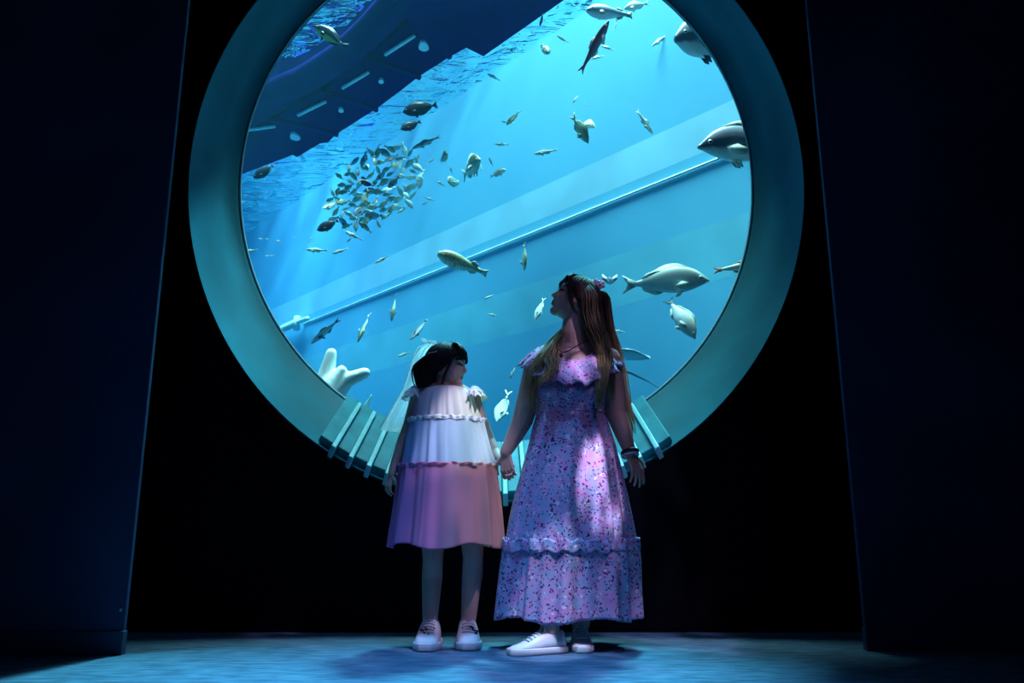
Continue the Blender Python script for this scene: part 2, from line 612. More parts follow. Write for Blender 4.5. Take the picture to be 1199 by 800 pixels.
# thin pale pipe along the far wall with a coupling at its near end
M_pipe = mat('pale_pipe', (0.75, 0.90, 0.86), 0.5, 0.3, 0.1, 8)
sA = (onz(360, 380, 3.5) - WN * WP).dot(WD)
pr = empty('pipe', wl(0, 3.5, 0.12), 'long thin pale pipe running straight along the far tank wall', 'pipe')
g = Geo(); g.tube([wl(1.3, 3.5, 0.014), wl(sA, 3.5, 0.014)], 0.011, 8); g.build('pipe_run', M_pipe, pr)
g = Geo(); g.tube([wl(sA - 0.35, 3.5, 0.12), wl(sA + 0.02, 3.5, 0.12)], 0.035, 10); g.tube([wl(sA, 3.60, 0.12), wl(sA, 3.38, 0.12)], 0.05, 10)
g.build('coupling', M_pipe, pr)
g = Geo(); g.tube([wl(sA, 3.5, 0.12), wl(sA + 1.2, 3.47, 0.14), wl(sA + 2.2, 3.38, 0.16), wl(sA + 3.5, 3.32, 0.16), wl(sA + 6.5, 3.30, 0.12)], 0.06, 10)
g.build('hose', M_pipe, pr)

# dark walkway floating on the surface
M_walk = mat('dark_navy_walkway', (0.012, 0.006, 0.11), 0.8, 0.0, 0.3, 1.2)
M_walk2 = mat('navy_walkway_edge', (0.012, 0.016, 0.13), 0.8, 0.0, 0.3, 1.2)
M_white = mat('white_opening', (0.75, 0.85, 0.88), 0.5, 0.3, 0.1, 8)
ZB = 5.35
wk = empty('walkway', onz(430, 90, ZB), 'dark stepped walkway floating on the water at upper left', 'walkway')
P = lambda pts, z=ZB: [onz(a, b, z) for a, b in pts]
g = Geo(); g.prism(P([(80, 262), (250, 196), (278, 180), (318, 152), (375, 118), (426, 80), (480, 40), (530, 0), (480, -8), (436, 28), (402, 60), (359, 88), (325, 102), (270, 112), (80, 160)], ZB + 0.06), (0, 0, 0.3))
g.build('deck', M_walk2, wk, smooth=False)
plates = [[(80, 250), (262, 160), (292, 155), (352, 178), (278, 206), (110, 290)],
          [(292, 158), (318, 140), (394, 157), (384, 167), (375, 168), (348, 184)],
          [(318, 143), (375, 106), (440, 128), (424, 138), (394, 157)],
          [(375, 110), (426, 66), (490, 90), (472, 104), (440, 128)],
          [(426, 70), (480, 25), (526, 67), (490, 90)]]
for pl in plates:
    g = Geo(); g.prism(P(pl), (0, 0, 0.16)); g.build('plate', M_walk, wk, smooth=False)
g = Geo(); g.prism(P([(480, 25), (526, 67), (546, 56), (566, 66), (672, -8), (640, -30), (520, -30), (460, 8)], ZB - 0.05), (0, 0, 0.22)); g.build('platform', M_walk, wk, smooth=False)
for a, b in (((318, 140), (396, 158)), ((375, 106), (442, 129)), ((426, 66), (492, 91)), ((480, 25), (527, 67))):
    g = Geo(); g.tube([onz(*a, ZB - 0.02), onz(*b, ZB - 0.02)], 0.03, 6); g.build('seam_bar', M_walk2, wk)
for a, b in (((285, 153), (322, 148)), ((349, 135), (381, 119)), ((401, 103), (431, 85)), ((451, 64), (485, 42))):
    g = Geo(); g.tube([onz(*a, ZB - 0.04), onz(*b, ZB - 0.04)], 0.020, 6); g.build('light_slot', M_white, wk)
for x, y, r in ((345, 161, 5.5), (399, 130, 2.8), (446, 96, 2.8), (496, 55, 6)):  # white plates stand in for lit openings, their light put into the colour
    q = onz(x, y, ZB - 0.03)
    m_ = mpp(q)
    g = Geo(); g.prism([q + Vector((math.cos(t) * r * m_ * (1 + 0.2 * math.sin(3 * t)), math.sin(t) * r * m_ * 1.6, 0)) for t in [k * math.pi / 5 for k in range(10)]], (0, 0, 0.06))
    g.build('lit_opening', M_white, wk, smooth=False)
pe = [(80, 166), (200, 122), (270, 114), (325, 106), (359, 92), (402, 65), (436, 34), (480, -16)]
g = Geo(); g.tube(P(pe, ZB + 0.1), 0.16, 12); g.build('edge_float', M_walk2, wk)

# ------------------------------------------------------------------ THE PEOPLE: body builders
def frame(fwd, up=(0, 0, 1)):
    f = Vector(fwd).normalized()
    l = Vector(up).cross(f).normalized()
    u = f.cross(l)
    return Matrix((f, l, u)).transposed()


def head(g, c, R, s, child=0.0):
    """skull, face, ears: x forward, y left, z up, s = chin to crown"""
    c = Vector(c)
    e = lambda p, r, rot=None: g.ell(c + R @ (Vector(p) * s), [q * s for q in r], R if rot is None else R @ rot, 18, 12)
    e((-0.06, 0, 0.12), (0.42, 0.345, 0.385))                  # cranium
    e((0.10, 0, 0.02), (0.285, 0.30, 0.37))                    # face block
    e((0.09, 0, -0.20), (0.25, 0.265, 0.23))                   # jaw
    e((0.25, 0, -0.37), (0.10, 0.115, 0.085))                  # chin
    for y in (1, -1):
        e((0.22, 0.15 * y, -0.10), (0.135, 0.125, 0.15))       # cheek
        e((0.325, 0.145 * y, 0.135), (0.05, 0.12, 0.035))      # brow
        e((0.315, 0.145 * y, 0.055), (0.05, 0.075, 0.045))     # eyelid
        e((0.375, 0.042 * y, -0.10), (0.034, 0.030, 0.026))    # nostril wing
        e((-0.02, 0.33 * y, 0.01), (0.075, 0.03, 0.125), Matrix.Rotation(0.25, 3, 'Y'))
        e((0.0, 0.345 * y, -0.09), (0.045, 0.025, 0.05))       # ear lobe
    k = 1.0 - 0.35 * child
    P = [c + R @ (Vector(p) * s) for p in ((0.335, 0, 0.11), (0.365, 0, 0.03), (0.385 + 0.03 * k, 0, -0.065))]
    g.limb(P, [0.035 * s, 0.036 * s, 0.044 * s], 12)
    e((0.395 + 0.03 * k, 0, -0.083), (0.042, 0.050, 0.036))    # nose tip
    q = 0.022 * child
    e((0.335 - q, 0, -0.19), (0.055, 0.12, 0.085))             # muzzle
    e((0.365 - q, 0, -0.208), (0.034, 0.085, 0.024))               # upper lip
    e((0.357 - q, 0, -0.255), (0.034, 0.072, 0.026))               # lower lip
    if child:
        for y in (1, -1):
            e((0.20, 0.165 * y, -0.15), (0.14, 0.125, 0.15))   # round cheeks
        e((0.265, 0, -0.355), (0.10, 0.115, 0.09))
        e((0.17, 0, 0.19), (0.20, 0.25, 0.22))                 # high brow


def hand(g, wrist, d, back, size, curl=0.4, spread=0.12, thumb_side=1, wrist_r=None):
    """palm, four unequal bent fingers, a thumb from the side of the palm; d = finger direction, back = back of hand"""
    w = Vector(wrist)
    d = Vector(d).normalized()
    n = Vector(back); n = (n - d * n.dot(d)).normalized()
    sd = d.cross(n) * thumb_side                               # towards the thumb
    k = size                                                   # whole hand length
    lens = (0.40, 0.45, 0.41, 0.32)                            # index .. little
    for i in range(4):
        off = (1.5 - i) * 0.105 * k
        kn = w + d * (0.52 - 0.02 * abs(i - 1)) * k + sd * off
        g.limb([w + sd * off * 0.55 + d * 0.06 * k, kn], [0.075 * k, 0.062 * k], 10)
        a = 0.0
        p = kn
        pts = [kn]
        sa = (1.5 - i) * spread
        for seg, f in enumerate((0.45, 0.31, 0.24)):
            a += curl * (0.75, 1.0, 0.8)[seg]
            q = (d * math.cos(a) - n * math.sin(a))
            q = (q + sd * sa).normalized()
            p = p + q * lens[i] * f * k
            pts.append(p)
        g.limb(pts, [0.052 * k, 0.047 * k, 0.042 * k, 0.035 * k], 10)
    t0 = w + d * 0.14 * k + sd * 0.16 * k
    t1 = t0 + (d * 0.6 + sd * 0.75 - n * 0.25).normalized() * 0.22 * k
    t2 = t1 + (d * 0.9 + sd * 0.25 - n * 0.45).normalized() * 0.17 * k
    t3 = t2 + (d * 0.9 - sd * 0.05 - n * 0.5).normalized() * 0.12 * k
    g.limb([w + d * 0.08 * k + sd * 0.04 * k, t0, t1, t2, t3], [0.085 * k, 0.075 * k, 0.058 * k, 0.050 * k, 0.040 * k], 10)


def skin_mat(name, c):
    m = mat(name, c, 0.55, 0.35, 0.12, 14)
    b = m.node_tree.nodes['Principled BSDF']
    b.inputs['Subsurface Weight'].default_value = 0.08
    b.inputs['Subsurface Radius'].default_value = (0.02, 0.008, 0.004)
    return m


def paint_face(o, base, c, R, s):
    """lips, brows, lash lines and painted mouth and nostril shade get their own material slots"""
    c = Vector(c); Ri = R.transposed(); base = Vector(base)
    for p in o.data.polygons:
        q = (Ri @ (Vector(p.center) + base - c)) / s
        if q.x < 0.18 or abs(q.y) > 0.30 or abs(q.z) > 0.4:
            continue
        if q.x > 0.32 and abs(q.y) < 0.080 and -0.277 < q.z < -0.192 and abs(q.z + 0.232) > 0.012:
            p.material_index = 1
        elif q.x > 0.32 and abs(q.y) < 0.080 and abs(q.z + 0.232) <= 0.009:
            p.material_index = 2  # crease shade between the lips, painted dark
        elif 0.07 < abs(q.y) < 0.235 and abs(q.z - (0.04 + 0.10 * (abs(q.y) - 0.15) ** 2)) < 0.017:
            p.material_index = 2
        elif 0.06 < abs(q.y) < 0.25 and abs(q.z - 0.155) < 0.016:
            p.material_index = 2
        elif q.z < -0.125 and q.z > -0.15 and abs(abs(q.y) - 0.035) < 0.02 and q.x > 0.375:
            p.material_index = 2  # nostril shade, painted dark


def strands(g, path, rads, n, r, rng, wob=0.006, seg=12, taper=True, flat=1.0):
    """a lock of hair: many thin tapering tubes round a centre line"""
    path = [Vector(p) for p in path]
    for i in range(n):
        a = rng.uniform(0, 2 * math.pi)
        q = math.sqrt(rng.random())
        end = rng.uniform(0.82, 1.0)
        ph = rng.uniform(0, 6.28)
        pts, rr = [], []
        for k in range(seg + 1):
            t = end * k / seg * (len(path) - 1)
            j = min(int(t), len(path) - 2)
            f = t - j
            # catmull-rom
            p0, p1, p2, p3 = path[max(j - 1, 0)], path[j], path[j + 1], path[min(j + 2, len(path) - 1)]
            c = 0.5 * ((2 * p1) + (p2 - p0) * f + (2 * p0 - 5 * p1 + 4 * p2 - p3) * f * f + (3 * p1 - p0 - 3 * p2 + p3) * f ** 3)
            rad = rads[j] * (1 - f) + rads[j + 1] * f
            o = Vector((math.cos(a), math.sin(a) * flat, 0.25 * math.sin(a + 1))) * rad * q
            o += Vector((math.sin(ph + k * 0.7), math.cos(ph * 1.7 + k * 0.6), 0)) * wob * (k / seg)
            pts.append(c + o)
            rr.append(r * (1 - 0.75 * (k / seg) ** 2 if taper else 1))
        g.tube(pts, rr, 5)


def hair_cap(g, c, R, s, rng, end_fn, n=220, lift=1.07, r=0.0035):
    """shell of combed strands from the crown down the skull; end_fn(az) gives the polar angle where they stop"""
    c = Vector(c)
    cc = c + R @ (Vector((-0.05, 0, 0.13)) * s)
    rx, ry, rz = 0.455 * s * lift, 0.385 * s * lift, 0.405 * s * lift
    # solid under-shell, trimmed by end_fn
    rings = []
    NA = 48
    for i in range(0, 13):
        ring = []
        for j in range(NA):
            az = 2 * math.pi * j / NA
            th = max(0.04, end_fn(az) * i / 12)
            k = 0.985
            ring.append(cc + R @ Vector((rx * k * math.sin(th) * math.cos(az), ry * k * math.sin(th) * math.sin(az), rz * k * math.cos(th))))
        rings.append(ring)
    inn = [[cc + (p - cc) * 0.90 for p in ring] for ring in reversed(rings)]
    g.loft(rings + inn)
    for i in range(n):
        az = 2 * math.pi * (i + rng.random()) / n
        e = end_fn(az) * rng.uniform(0.94, 1.05)
        pts, rr = [], []
        up = rng.uniform(0.99, 1.03)
        for k in range(11):
            th = 0.05 + (e - 0.05) * k / 10
            a2 = az + 0.06 * math.sin(3 * th + i)
            pts.append(cc + R @ Vector((rx * up * math.sin(th) * math.cos(a2), ry * up * math.sin(th) * math.sin(a2), rz * up * math.cos(th))))
            rr.append(r * (1.15 - 0.6 * (k / 10) ** 3))
        g.tube(pts, rr, 5)


def sheet(g, levels, n=180, fold=None, caps=False):
    """cloth tube from rings: (centre, half width, half depth); fold(theta, t) multiplies the radius"""
    rings = []
    L = len(levels)
    # densify with smooth interpolation
    M = (L - 1) * 6
    for i in range(M + 1):
        t = i / M * (L - 1)
        j = min(int(t), L - 2)
        f = t - j
        A = [levels[max(j - 1, 0)], levels[j], levels[j + 1], levels[min(j + 2, L - 1)]]
        cr = lambda a, b, c, d: 0.5 * ((2 * b) + (c - a) * f + (2 * a - 5 * b + 4 * c - d) * f * f + (3 * b - a - 3 * c + d) * f ** 3)
        c = cr(*[Vector(q[0]) for q in A])
        a = cr(*[q[1] for q in A])
        b = cr(*[q[2] for q in A])
        ring = []
        for k in range(n):
            th = 2 * math.pi * k / n
            m, dz = fold(th, i / M) if fold else (1, 0)
            ring.append(c + Vector((a * m * math.cos(th), b * m * math.sin(th), dz)))
        rings.append(ring)
    g.loft(rings, caps=caps)


def lv(py, xl, xr, Y, b):
    """a ring level read from the photo's cloth edges"""
    p, q = W(xl, py, Y), W(xr, py, Y)
    c = (p + q) / 2
    c.z = W((xl + xr) / 2, py, Y - 0.8 * b).z
    return (c, (q - p).length / 2, b)


def shoe(person, heel, ang, L, wd, ht, mats, laces=True, star=False):
    """a low sneaker: upper, sole, tongue and laces; ang = heading of the toe in the floor plane"""
    M_up, M_sole, M_lace, M_print = mats
    f = Vector((math.cos(ang), math.sin(ang), 0))
    l = Vector((-f.y, f.x, 0))
    heel = Vector((heel[0], heel[1], 0))
    prof = [(0.00, 0.28, 0.55), (0.03, 0.36, 0.92), (0.15, 0.41, 1.0), (0.30, 0.43, 0.98), (0.42, 0.45, 0.92), (0.55, 0.48, 0.74), (0.70, 0.50, 0.55), (0.84, 0.46, 0.44), (0.94, 0.36, 0.36), (1.0, 0.18, 0.24)]
    sh = 0.20 * ht + 0.008
    rings, srings = [], []
    for t, w, h in prof:
        c = heel + f * (t * L)
        rings.append([c + l * (w * wd * (math.copysign(abs(math.cos(a)) ** 0.75, math.cos(a)))) + Vector((0, 0, sh * 0.75 + max(0.0, (ht * h - sh * 0.75)) * max(0.0, math.sin(a)) ** 0.7)) for a in [math.pi * k / 14 for k in range(15)]] )
        srings.append([c + l * (x * (w * wd + 0.006)) + Vector((0, 0, z)) for x, z in ((-1, 0.002), (1, 0.002), (1.03, sh * 0.5), (1, sh), (-1, sh), (-1.03, sh * 0.5))])
    srings[0] = [p - f * 0.006 for p in srings[0]]
    srings[-1] = [p + f * 0.008 for p in srings[-1]]
    g = Geo(); g.loft(rings); up = g.build('shoe', [M_up], person)
    g = Geo(); g.loft(srings); so = g.build('sole', M_sole, up, base=person.location)
    b = so.modifiers.new('b', 'BEVEL'); b.width = 0.004; b.segments = 2
    if laces:
        g = Geo()
        for k in range(5):
            t = 0.44 + 0.065 * k
            hh = np.interp(t, [p[0] for p in prof], [p[2] for p in prof]) * ht
            ww = np.interp(t, [p[0] for p in prof], [p[1] for p in prof]) * wd
            c = heel + f * (t * L)
            g.tube([c + l * (ww * 0.55 * math.cos(a)) + Vector((0, 0, sh * 0.75 + (hh - sh * 0.75) * math.sin(math.acos(min(1, 0.55 * abs(math.cos(a))))) ** 0.7 + 0.004)) for a in [math.pi * q / 8 for q in range(9)]], 0.0035, 6)
        g.build('lace', M_lace, up, base=person.location)
    g = Geo()
    c = heel + f * (0.36 * L)
    g.prism([c + l * 0.26 * wd + Vector((0, 0, ht * 0.85)), c - l * 0.26 * wd + Vector((0, 0, ht * 0.85)), c - l * 0.2 * wd - f * 0.004 + Vector((0, 0, ht * 1.10)), c + l * 0.2 * wd - f * 0.004 + Vector((0, 0, ht * 1.10))], f * 0.012)
    g.build('tongue', M_up, up, base=person.location)
    if star:                                                   # dark printed patches over the toe box
        g = Geo()
        for k, (t, y, r) in enumerate(star):
            hh = np.interp(t, [p[0] for p in prof], [p[2] for p in prof]) * ht
            ww = np.interp(t, [p[0] for p in prof], [p[1] for p in prof]) * wd
            ca = max(-0.95, min(0.95, y))
            z = sh * 0.75 + (hh - sh * 0.75) * math.sin(math.acos(abs(ca) ** (1 / 0.75))) ** 0.7
            g.ell(heel + f * (t * L) + l * (ww * y) + Vector((0, 0, z)), (r, r, r * 0.8), None, 10, 6)
        g.build('print', M_print, up, base=person.location)
    return up


M_skin = skin_mat('skin', (0.55, 0.36, 0.30))
M_skin2 = skin_mat('child_skin', (0.56, 0.38, 0.32))
M_lip = mat('lips', (0.50, 0.26, 0.24), 0.4, 0.4, 0.1, 30)
M_lash_shade = mat('lashes_face_shade', (0.02, 0.014, 0.014), 0.6, 0.2, 0.1, 30)  # also paints the mouth crease and nostril shade
M_shoe = mat('white_leather', (0.75, 0.76, 0.80), 0.45, 0.4, 0.08, 15)
M_sole = mat('white_rubber', (0.62, 0.63, 0.68), 0.6, 0.3, 0.08, 15)
M_lace = mat('white_lace', (0.70, 0.70, 0.74), 0.7, 0.2, 0.08, 40)
M_print = mat('dark_print', (0.02, 0.02, 0.035), 0.5, 0.3, 0.1, 30)

# hair colours
def hair_mat(name, root, tip, z0, z1):
    m = mat(name, root, 0.52, 0.25)
    nt = m.node_tree
    b = nt.nodes['Principled BSDF']
    tc = nt.nodes.new('ShaderNodeTexCoord')
    sp = nt.nodes.new('ShaderNodeSeparateXYZ')
    nt.links.new(tc.outputs['Object'], sp.inputs[0])
    mr = nt.nodes.new('ShaderNodeMapRange')
    mr.inputs[1].default_value = z0; mr.inputs[2].default_value = z1
    nt.links.new(sp.outputs['Z'], mr.inputs[0])
    nt.links.new(ramp(nt, mr.outputs[0], [(0, tip), (1, root)]), b.inputs['Base Color'])
    return m


M_hairw = hair_mat('brown_to_blonde_hair', (0.035, 0.020, 0.016), (0.36, 0.27, 0.13), 1.12, 1.50)
M_hairc = hair_mat('black_hair', (0.012, 0.009, 0.011), (0.012, 0.009, 0.011), 1.0, 1.3)

# floral print
M_flor = mat('lilac_floral_cotton', (0.72, 0.58, 0.80), 0.75, 0.2)
nt = M_flor.node_tree
b = nt.nodes['Principled BSDF']
tc = [n for n in nt.nodes if n.type == 'TEX_COORD'][0]
base_n = nt.nodes.new('ShaderNodeTexNoise'); base_n.inputs['Scale'].default_value = 22; base_n.inputs['Detail'].default_value = 3
nt.links.new(tc.outputs['Object'], base_n.inputs['Vector'])
basecol = ramp(nt, base_n.outputs['Fac'], [(0.36, (0.34, 0.42, 0.68)), (0.5, (0.56, 0.42, 0.70)), (0.64, (0.62, 0.32, 0.62))])


def spots(col, scale, r0, r1, stops, warp=0.5, keep=1.0):
    nz = nt.nodes.new('ShaderNodeTexNoise'); nz.inputs['Scale'].default_value = scale * 1.3; nz.inputs['Detail'].default_value = 1
    nt.links.new(tc.outputs['Object'], nz.inputs['Vector'])
    ad = nt.nodes.new('ShaderNodeVectorMath'); ad.operation = 'MULTIPLY_ADD'
    ad.inputs[1].default_value = (warp / scale,) * 3
    nt.links.new(nz.outputs['Color'], ad.inputs[0]); nt.links.new(tc.outputs['Object'], ad.inputs[2])
    v = nt.nodes.new('ShaderNodeTexVoronoi'); v.inputs['Scale'].default_value = scale
    nt.links.new(ad.outputs[0], v.inputs['Vector'])
    f = ramp(nt, v.outputs['Distance'], [(r0, (1, 1, 1)), (r1, (0, 0, 0))])
    sp = nt.nodes.new('ShaderNodeSeparateColor'); nt.links.new(v.outputs['Color'], sp.inputs[0])
    c = ramp(nt, sp.outputs[0], stops, 'CONSTANT')
    k = nt.nodes.new('ShaderNodeMath'); k.operation = 'LESS_THAN'; k.inputs[1].default_value = keep
    nt.links.new(sp.outputs[1], k.inputs[0])
    mlt = nt.nodes.new('ShaderNodeMath'); mlt.operation = 'MULTIPLY'
    nt.links.new(f, mlt.inputs[0]); nt.links.new(k.outputs[0], mlt.inputs[1])
    mx = nt.nodes.new('ShaderNodeMix'); mx.data_type = 'RGBA'
    nt.links.new(mlt.outputs[0], mx.inputs[0]); nt.links.new(col, mx.inputs[6]); nt.links.new(c, mx.inputs[7])
    return mx.outputs[2]


c1 = spots(basecol, 42, 0.34, 0.42, [(0, (0.82, 0.72, 0.86)), (0.4, (0.30, 0.46, 0.72)), (0.7, (0.75, 0.30, 0.62))], 1.3, 0.6)
c2 = spots(c1, 84, 0.30, 0.38, [(0, (0.10, 0.02, 0.13)), (0.35, (0.20, 0.02, 0.16)), (0.7, (0.05, 0.03, 0.16))], 1.3, 0.72)
c3 = spots(c2, 30, 0.17, 0.22, [(0, (0.09, 0.01, 0.10)), (0.5, (0.24, 0.02, 0.17))], 1.0, 0.5)
nt.links.new(c3, b.inputs['Base Color'])

# ------------------------------------------------------------------ WOMAN
rng = random.Random(11)
YM = 3.47
base = Vector((0.24, YM, 0.0))
g = Geo()
HC = W(671.5, 353, YM)                                         # head centre
HS = 0.222
fy = math.radians(186)                                         # faces the left of the picture
hf = Vector((math.cos(fy) * math.cos(math.radians(27)), math.sin(fy) * math.cos(math.radians(27)), math.sin(math.radians(27))))
HR = frame(hf, (0.1, 0, 1))
head(g, HC, HR, HS)
nk0, nk1 = W(673, 412, YM + 0.02), W(676, 372, YM + 0.02)
g.limb([nk0, W(672, 392, YM + 0.01), nk1], [0.066, 0.060, 0.062])
shR, shL = W(629, 425, YM + 0.01), W(713, 421, YM + 0.01)
g.limb([shR, W(650, 412, YM + 0.02), W(671, 408, YM + 0.02), W(694, 410, YM + 0.02), shL], [0.050, 0.056, 0.066, 0.056, 0.050])
g.ell(W(668, 446, YM), (0.150, 0.10, 0.15))
g.ell(W(667, 495, YM), (0.125, 0.10, 0.17))
g.ell(W(666, 545, YM), (0.150, 0.115, 0.15))
for x in (652, 684):
    g.ell(W(x, 452, YM - 0.075), (0.066, 0.055, 0.066))
# legs
ankR, ankL = W(644, 742, 3.345), W(680, 740, 3.50)
g.limb([W(648, 570, YM), W(648, 650, 3.36), Vector((ankR.x, ankR.y, 0.09))], [0.095, 0.058, 0.038])
g.limb([W(686, 570, YM), W(684, 650, 3.45), Vector((ankL.x, ankL.y, 0.09))], [0.095, 0.058, 0.038])
tR = math.radians(203)
g.limb([Vector((ankR.x, ankR.y, 0.075)), Vector((ankR.x - 0.07, ankR.y - 0.03, 0.034))], [0.032, 0.014])
g.limb([Vector((ankL.x, ankL.y, 0.075)), Vector((ankL.x + 0.00, ankL.y - 0.07, 0.034))], [0.032, 0.014])
# right arm (left in the picture) down to the child's hand
wrR = W(592, 530, YM - 0.02)
g.limb([shR, W(620, 462, YM), W(612, 492, YM), W(602, 512, YM - 0.01), wrR], [0.054, 0.050, 0.046, 0.037, 0.026])
hand(g, W(592, 531, YM - 0.02), (0.10, -0.10, -0.9), (-0.30, -0.9, -0.1), 0.150, curl=0.80, spread=0.03, thumb_side=1)
# left arm
wrL = W(738, 531, YM - 0.04)
g.limb([shL, W(719, 455, YM), W(722, 485, YM), W(730, 508, YM - 0.02), wrL], [0.054, 0.052, 0.047, 0.038, 0.026])
hand(g, W(738, 532, YM - 0.04), (0.28, -0.25, -0.9), (0.45, -0.75, 0.30), 0.155, curl=0.38, spread=0.16, thumb_side=-1)
woman = g.build('person', [M_skin, M_lip, M_lash_shade], base=base)
fuse(woman, 0.0036, 3)
paint_face(woman, base, HC, HR, HS)
tag(woman, 'woman in a long lilac floral dress, head tilted back to look up left', 'person')

# dress
def crease(x):
    """rounded crest, tight valley"""
    return 1 - 2 * abs(math.sin(x / 2)) ** 0.8


def wfold(th, t):
    a = 0.008 + 0.085 * t ** 0.8
    w = th + 0.10 * math.sin(3 * th + 1)
    m = 1 + a * (0.55 * crease(13 * w + 1.1 + 0.8 * t) + 0.30 * math.sin(23 * w + 0.3 - t) + 0.45 * math.sin(7 * w + 2.0 * t))
    return m, 0.0


g = Geo()
bod = [lv(424, 622, 715, YM, 0.098), lv(436, 622, 714, YM, 0.125), lv(452, 624, 711, YM - 0.01, 0.150), lv(468, 627, 708, YM, 0.138), lv(482, 629, 708, YM, 0.122)]
sheet(g, bod, 180, lambda th, t: (1 + 0.008 * math.sin(19 * th + 2 * t), -0.035 * max(0, -math.sin(th)) * (1 - t)))
dress = thick(g.build('dress', M_flor, woman), 0.004)
g = Geo()
sk = [lv(480, 629, 708, YM, 0.124), lv(496, 624, 713, YM, 0.138), lv(525, 617, 721, YM, 0.160), lv(560, 608, 728, YM, 0.180), lv(600, 598, 734, YM, 0.188), lv(643, 590, 739, YM, 0.196)]
sheet(g, sk, 240, wfold)
o = thick(g.build('skirt_tier', M_flor, dress), 0.004)
g = Geo()
ht = [lv(639, 589, 741, YM, 0.202), lv(660, 586, 743, YM + 0.005, 0.200), lv(695, 582, 744, YM + 0.01, 0.198), lv(728, 579, 746, YM + 0.015, 0.198)]


def hfold(th, t):
    m, _ = wfold(th, 0.9 + 0.1 * t)
    m += (0.012 + 0.02 * t) * math.sin(19 * th + 0.6)
    d = -0.020 * t * math.sin(th * 1 - 0.4) * 0
    return m, d + 0.010 * t * math.sin(5 * th + 1)


sheet(g, ht, 240, hfold)
o = thick(g.build('hem_tier', M_flor, dress), 0.004)
g = Geo()
c, a, b_ = lv(640, 588, 741, YM, 0.204)
rings = []
for i in range(7):
    t = i / 6
    ring = []
    for k in range(360):
        th = 2 * math.pi * k / 360
        m, _ = wfold(th, 0.95)
        m += 0.012 * math.sin(math.pi * t) + 0.014 * math.sin(40 * th + 2 * math.sin(7 * th)) * math.sin(math.pi * min(1, t * 1.2)) + 0.012 * abs(2 * t - 1)
        ring.append(c + Vector((a * m * math.cos(th), b_ * m * math.sin(th), 0.028 - 0.050 * t + 0.006 * math.sin(26 * th + 1))))
    rings.append(ring)
g.loft(rings, caps=False)
thick(g.build('ruffle', M_flor, dress), 0.003)
# waist seam gathers
g = Geo()
c, a, b_ = lv(481, 628.5, 708.5, YM, 0.126)
g.tube([c + Vector((a * 1.012 * math.cos(t), b_ * 1.012 * math.sin(t), 0.002 * math.sin(30 * t))) for t in [2 * math.pi * k / 120 for k in range(121)]], 0.0055, 6)
g.build('waist_seam', M_flor, dress)
# flounced collar falling from the shoulders across the chest
g = Geo()
rings = []
cT = W(668, 420, YM)
for i in range(9):
    t = i / 8
    ring = []
    for k in range(300):
        th = 2 * math.pi * k / 300
        fr = max(0.0, -math.sin(th))
        bk = max(0.0, math.sin(th))
        sd = abs(math.cos(th))
        a = 0.112 + 0.112 * t ** 0.6
        b_ = 0.086 + 0.082 * t ** 0.8 + 0.014 * fr
        wv = (0.9 * math.sin(17 * th + 1.3 * math.sin(3 * th)) + 0.5 * math.sin(29 * th)) * 0.055 * t
        z = 0.062 * sd ** 3 - 0.026 * fr + 0.015 * bk - t * (0.085 + 0.035 * fr ** 2) + 0.010 * t * math.sin(17 * th + 2.2)
        ring.append(cT + Vector((a * (1 + wv) * math.cos(th), b_ * (1 + wv) * math.sin(th), z)))
    rings.append(ring)
g.loft(rings, caps=False)
thick(g.build('collar_flounce', M_flor, dress), 0.003)

# hair: cap, fringe and long locks on both sides
g = Geo()


def w_end(az):
    a = abs((az + math.pi) % (2 * math.pi) - math.pi)          # 0 = face
    return float(np.interp(a, [0, 0.55, 0.85, 1.25, 1.7, 3.15], [1.08, 1.10, 1.22, 1.75, 2.25, 2.45]))


hair_cap(g, HC, HR, HS, rng, w_end, 520, 1.06, 0.0019)
up_ = HR @ Vector((0, 0, 1))
bk = HR @ Vector((-1, 0, 0))
lf = HR @ Vector((0, 1, 0))
# back fall on the right of the picture
strands(g, [HC + bk * 0.055 + up_ * 0.075, W(701, 350, YM + 0.03), W(706, 378, YM + 0.05), W(714, 405, YM + 0.06), W(722, 436, YM + 0.075), W(731, 475, YM + 0.085), W(741, 512, YM + 0.09)],
        [0.045, 0.050, 0.050, 0.046, 0.040, 0.030, 0.014], 190, 0.0024, rng, 0.010, 16)
strands(g, [HC + bk * 0.05 + up_ * 0.06, W(696, 352, YM + 0.0), W(700, 380, YM - 0.01), W(706, 404, YM - 0.055), W(708, 430, YM - 0.12), W(704, 455, YM - 0.17), W(702, 478, YM - 0.16)],
        [0.030, 0.034, 0.032, 0.030, 0.026, 0.020, 0.010], 110, 0.0024, rng, 0.008, 14)
# broad fall from the camera side of the head, hiding the ear and the nape
strands(g, [HC + up_ * 0.085 - bk * 0.0 + lf * 0.04, HC + up_ * 0.03 + bk * 0.045 + lf * 0.085, W(690, 366, YM - 0.07), W(697, 388, YM - 0.07), W(705, 410, YM - 0.07), W(713, 440, YM - 0.07), W(716, 470, YM - 0.07)],
        [0.020, 0.040, 0.042, 0.040, 0.034, 0.026, 0.012], 170, 0.0022, rng, 0.008, 16)
strands(g, [HC + up_ * 0.02 + bk * 0.06, W(692, 372, YM + 0.03), W(694, 394, YM + 0.05), W(702, 416, YM + 0.06), W(716, 448, YM + 0.07), W(728, 490, YM + 0.085)],
        [0.040, 0.052, 0.056, 0.052, 0.042, 0.018], 190, 0.0024, rng, 0.008, 16)
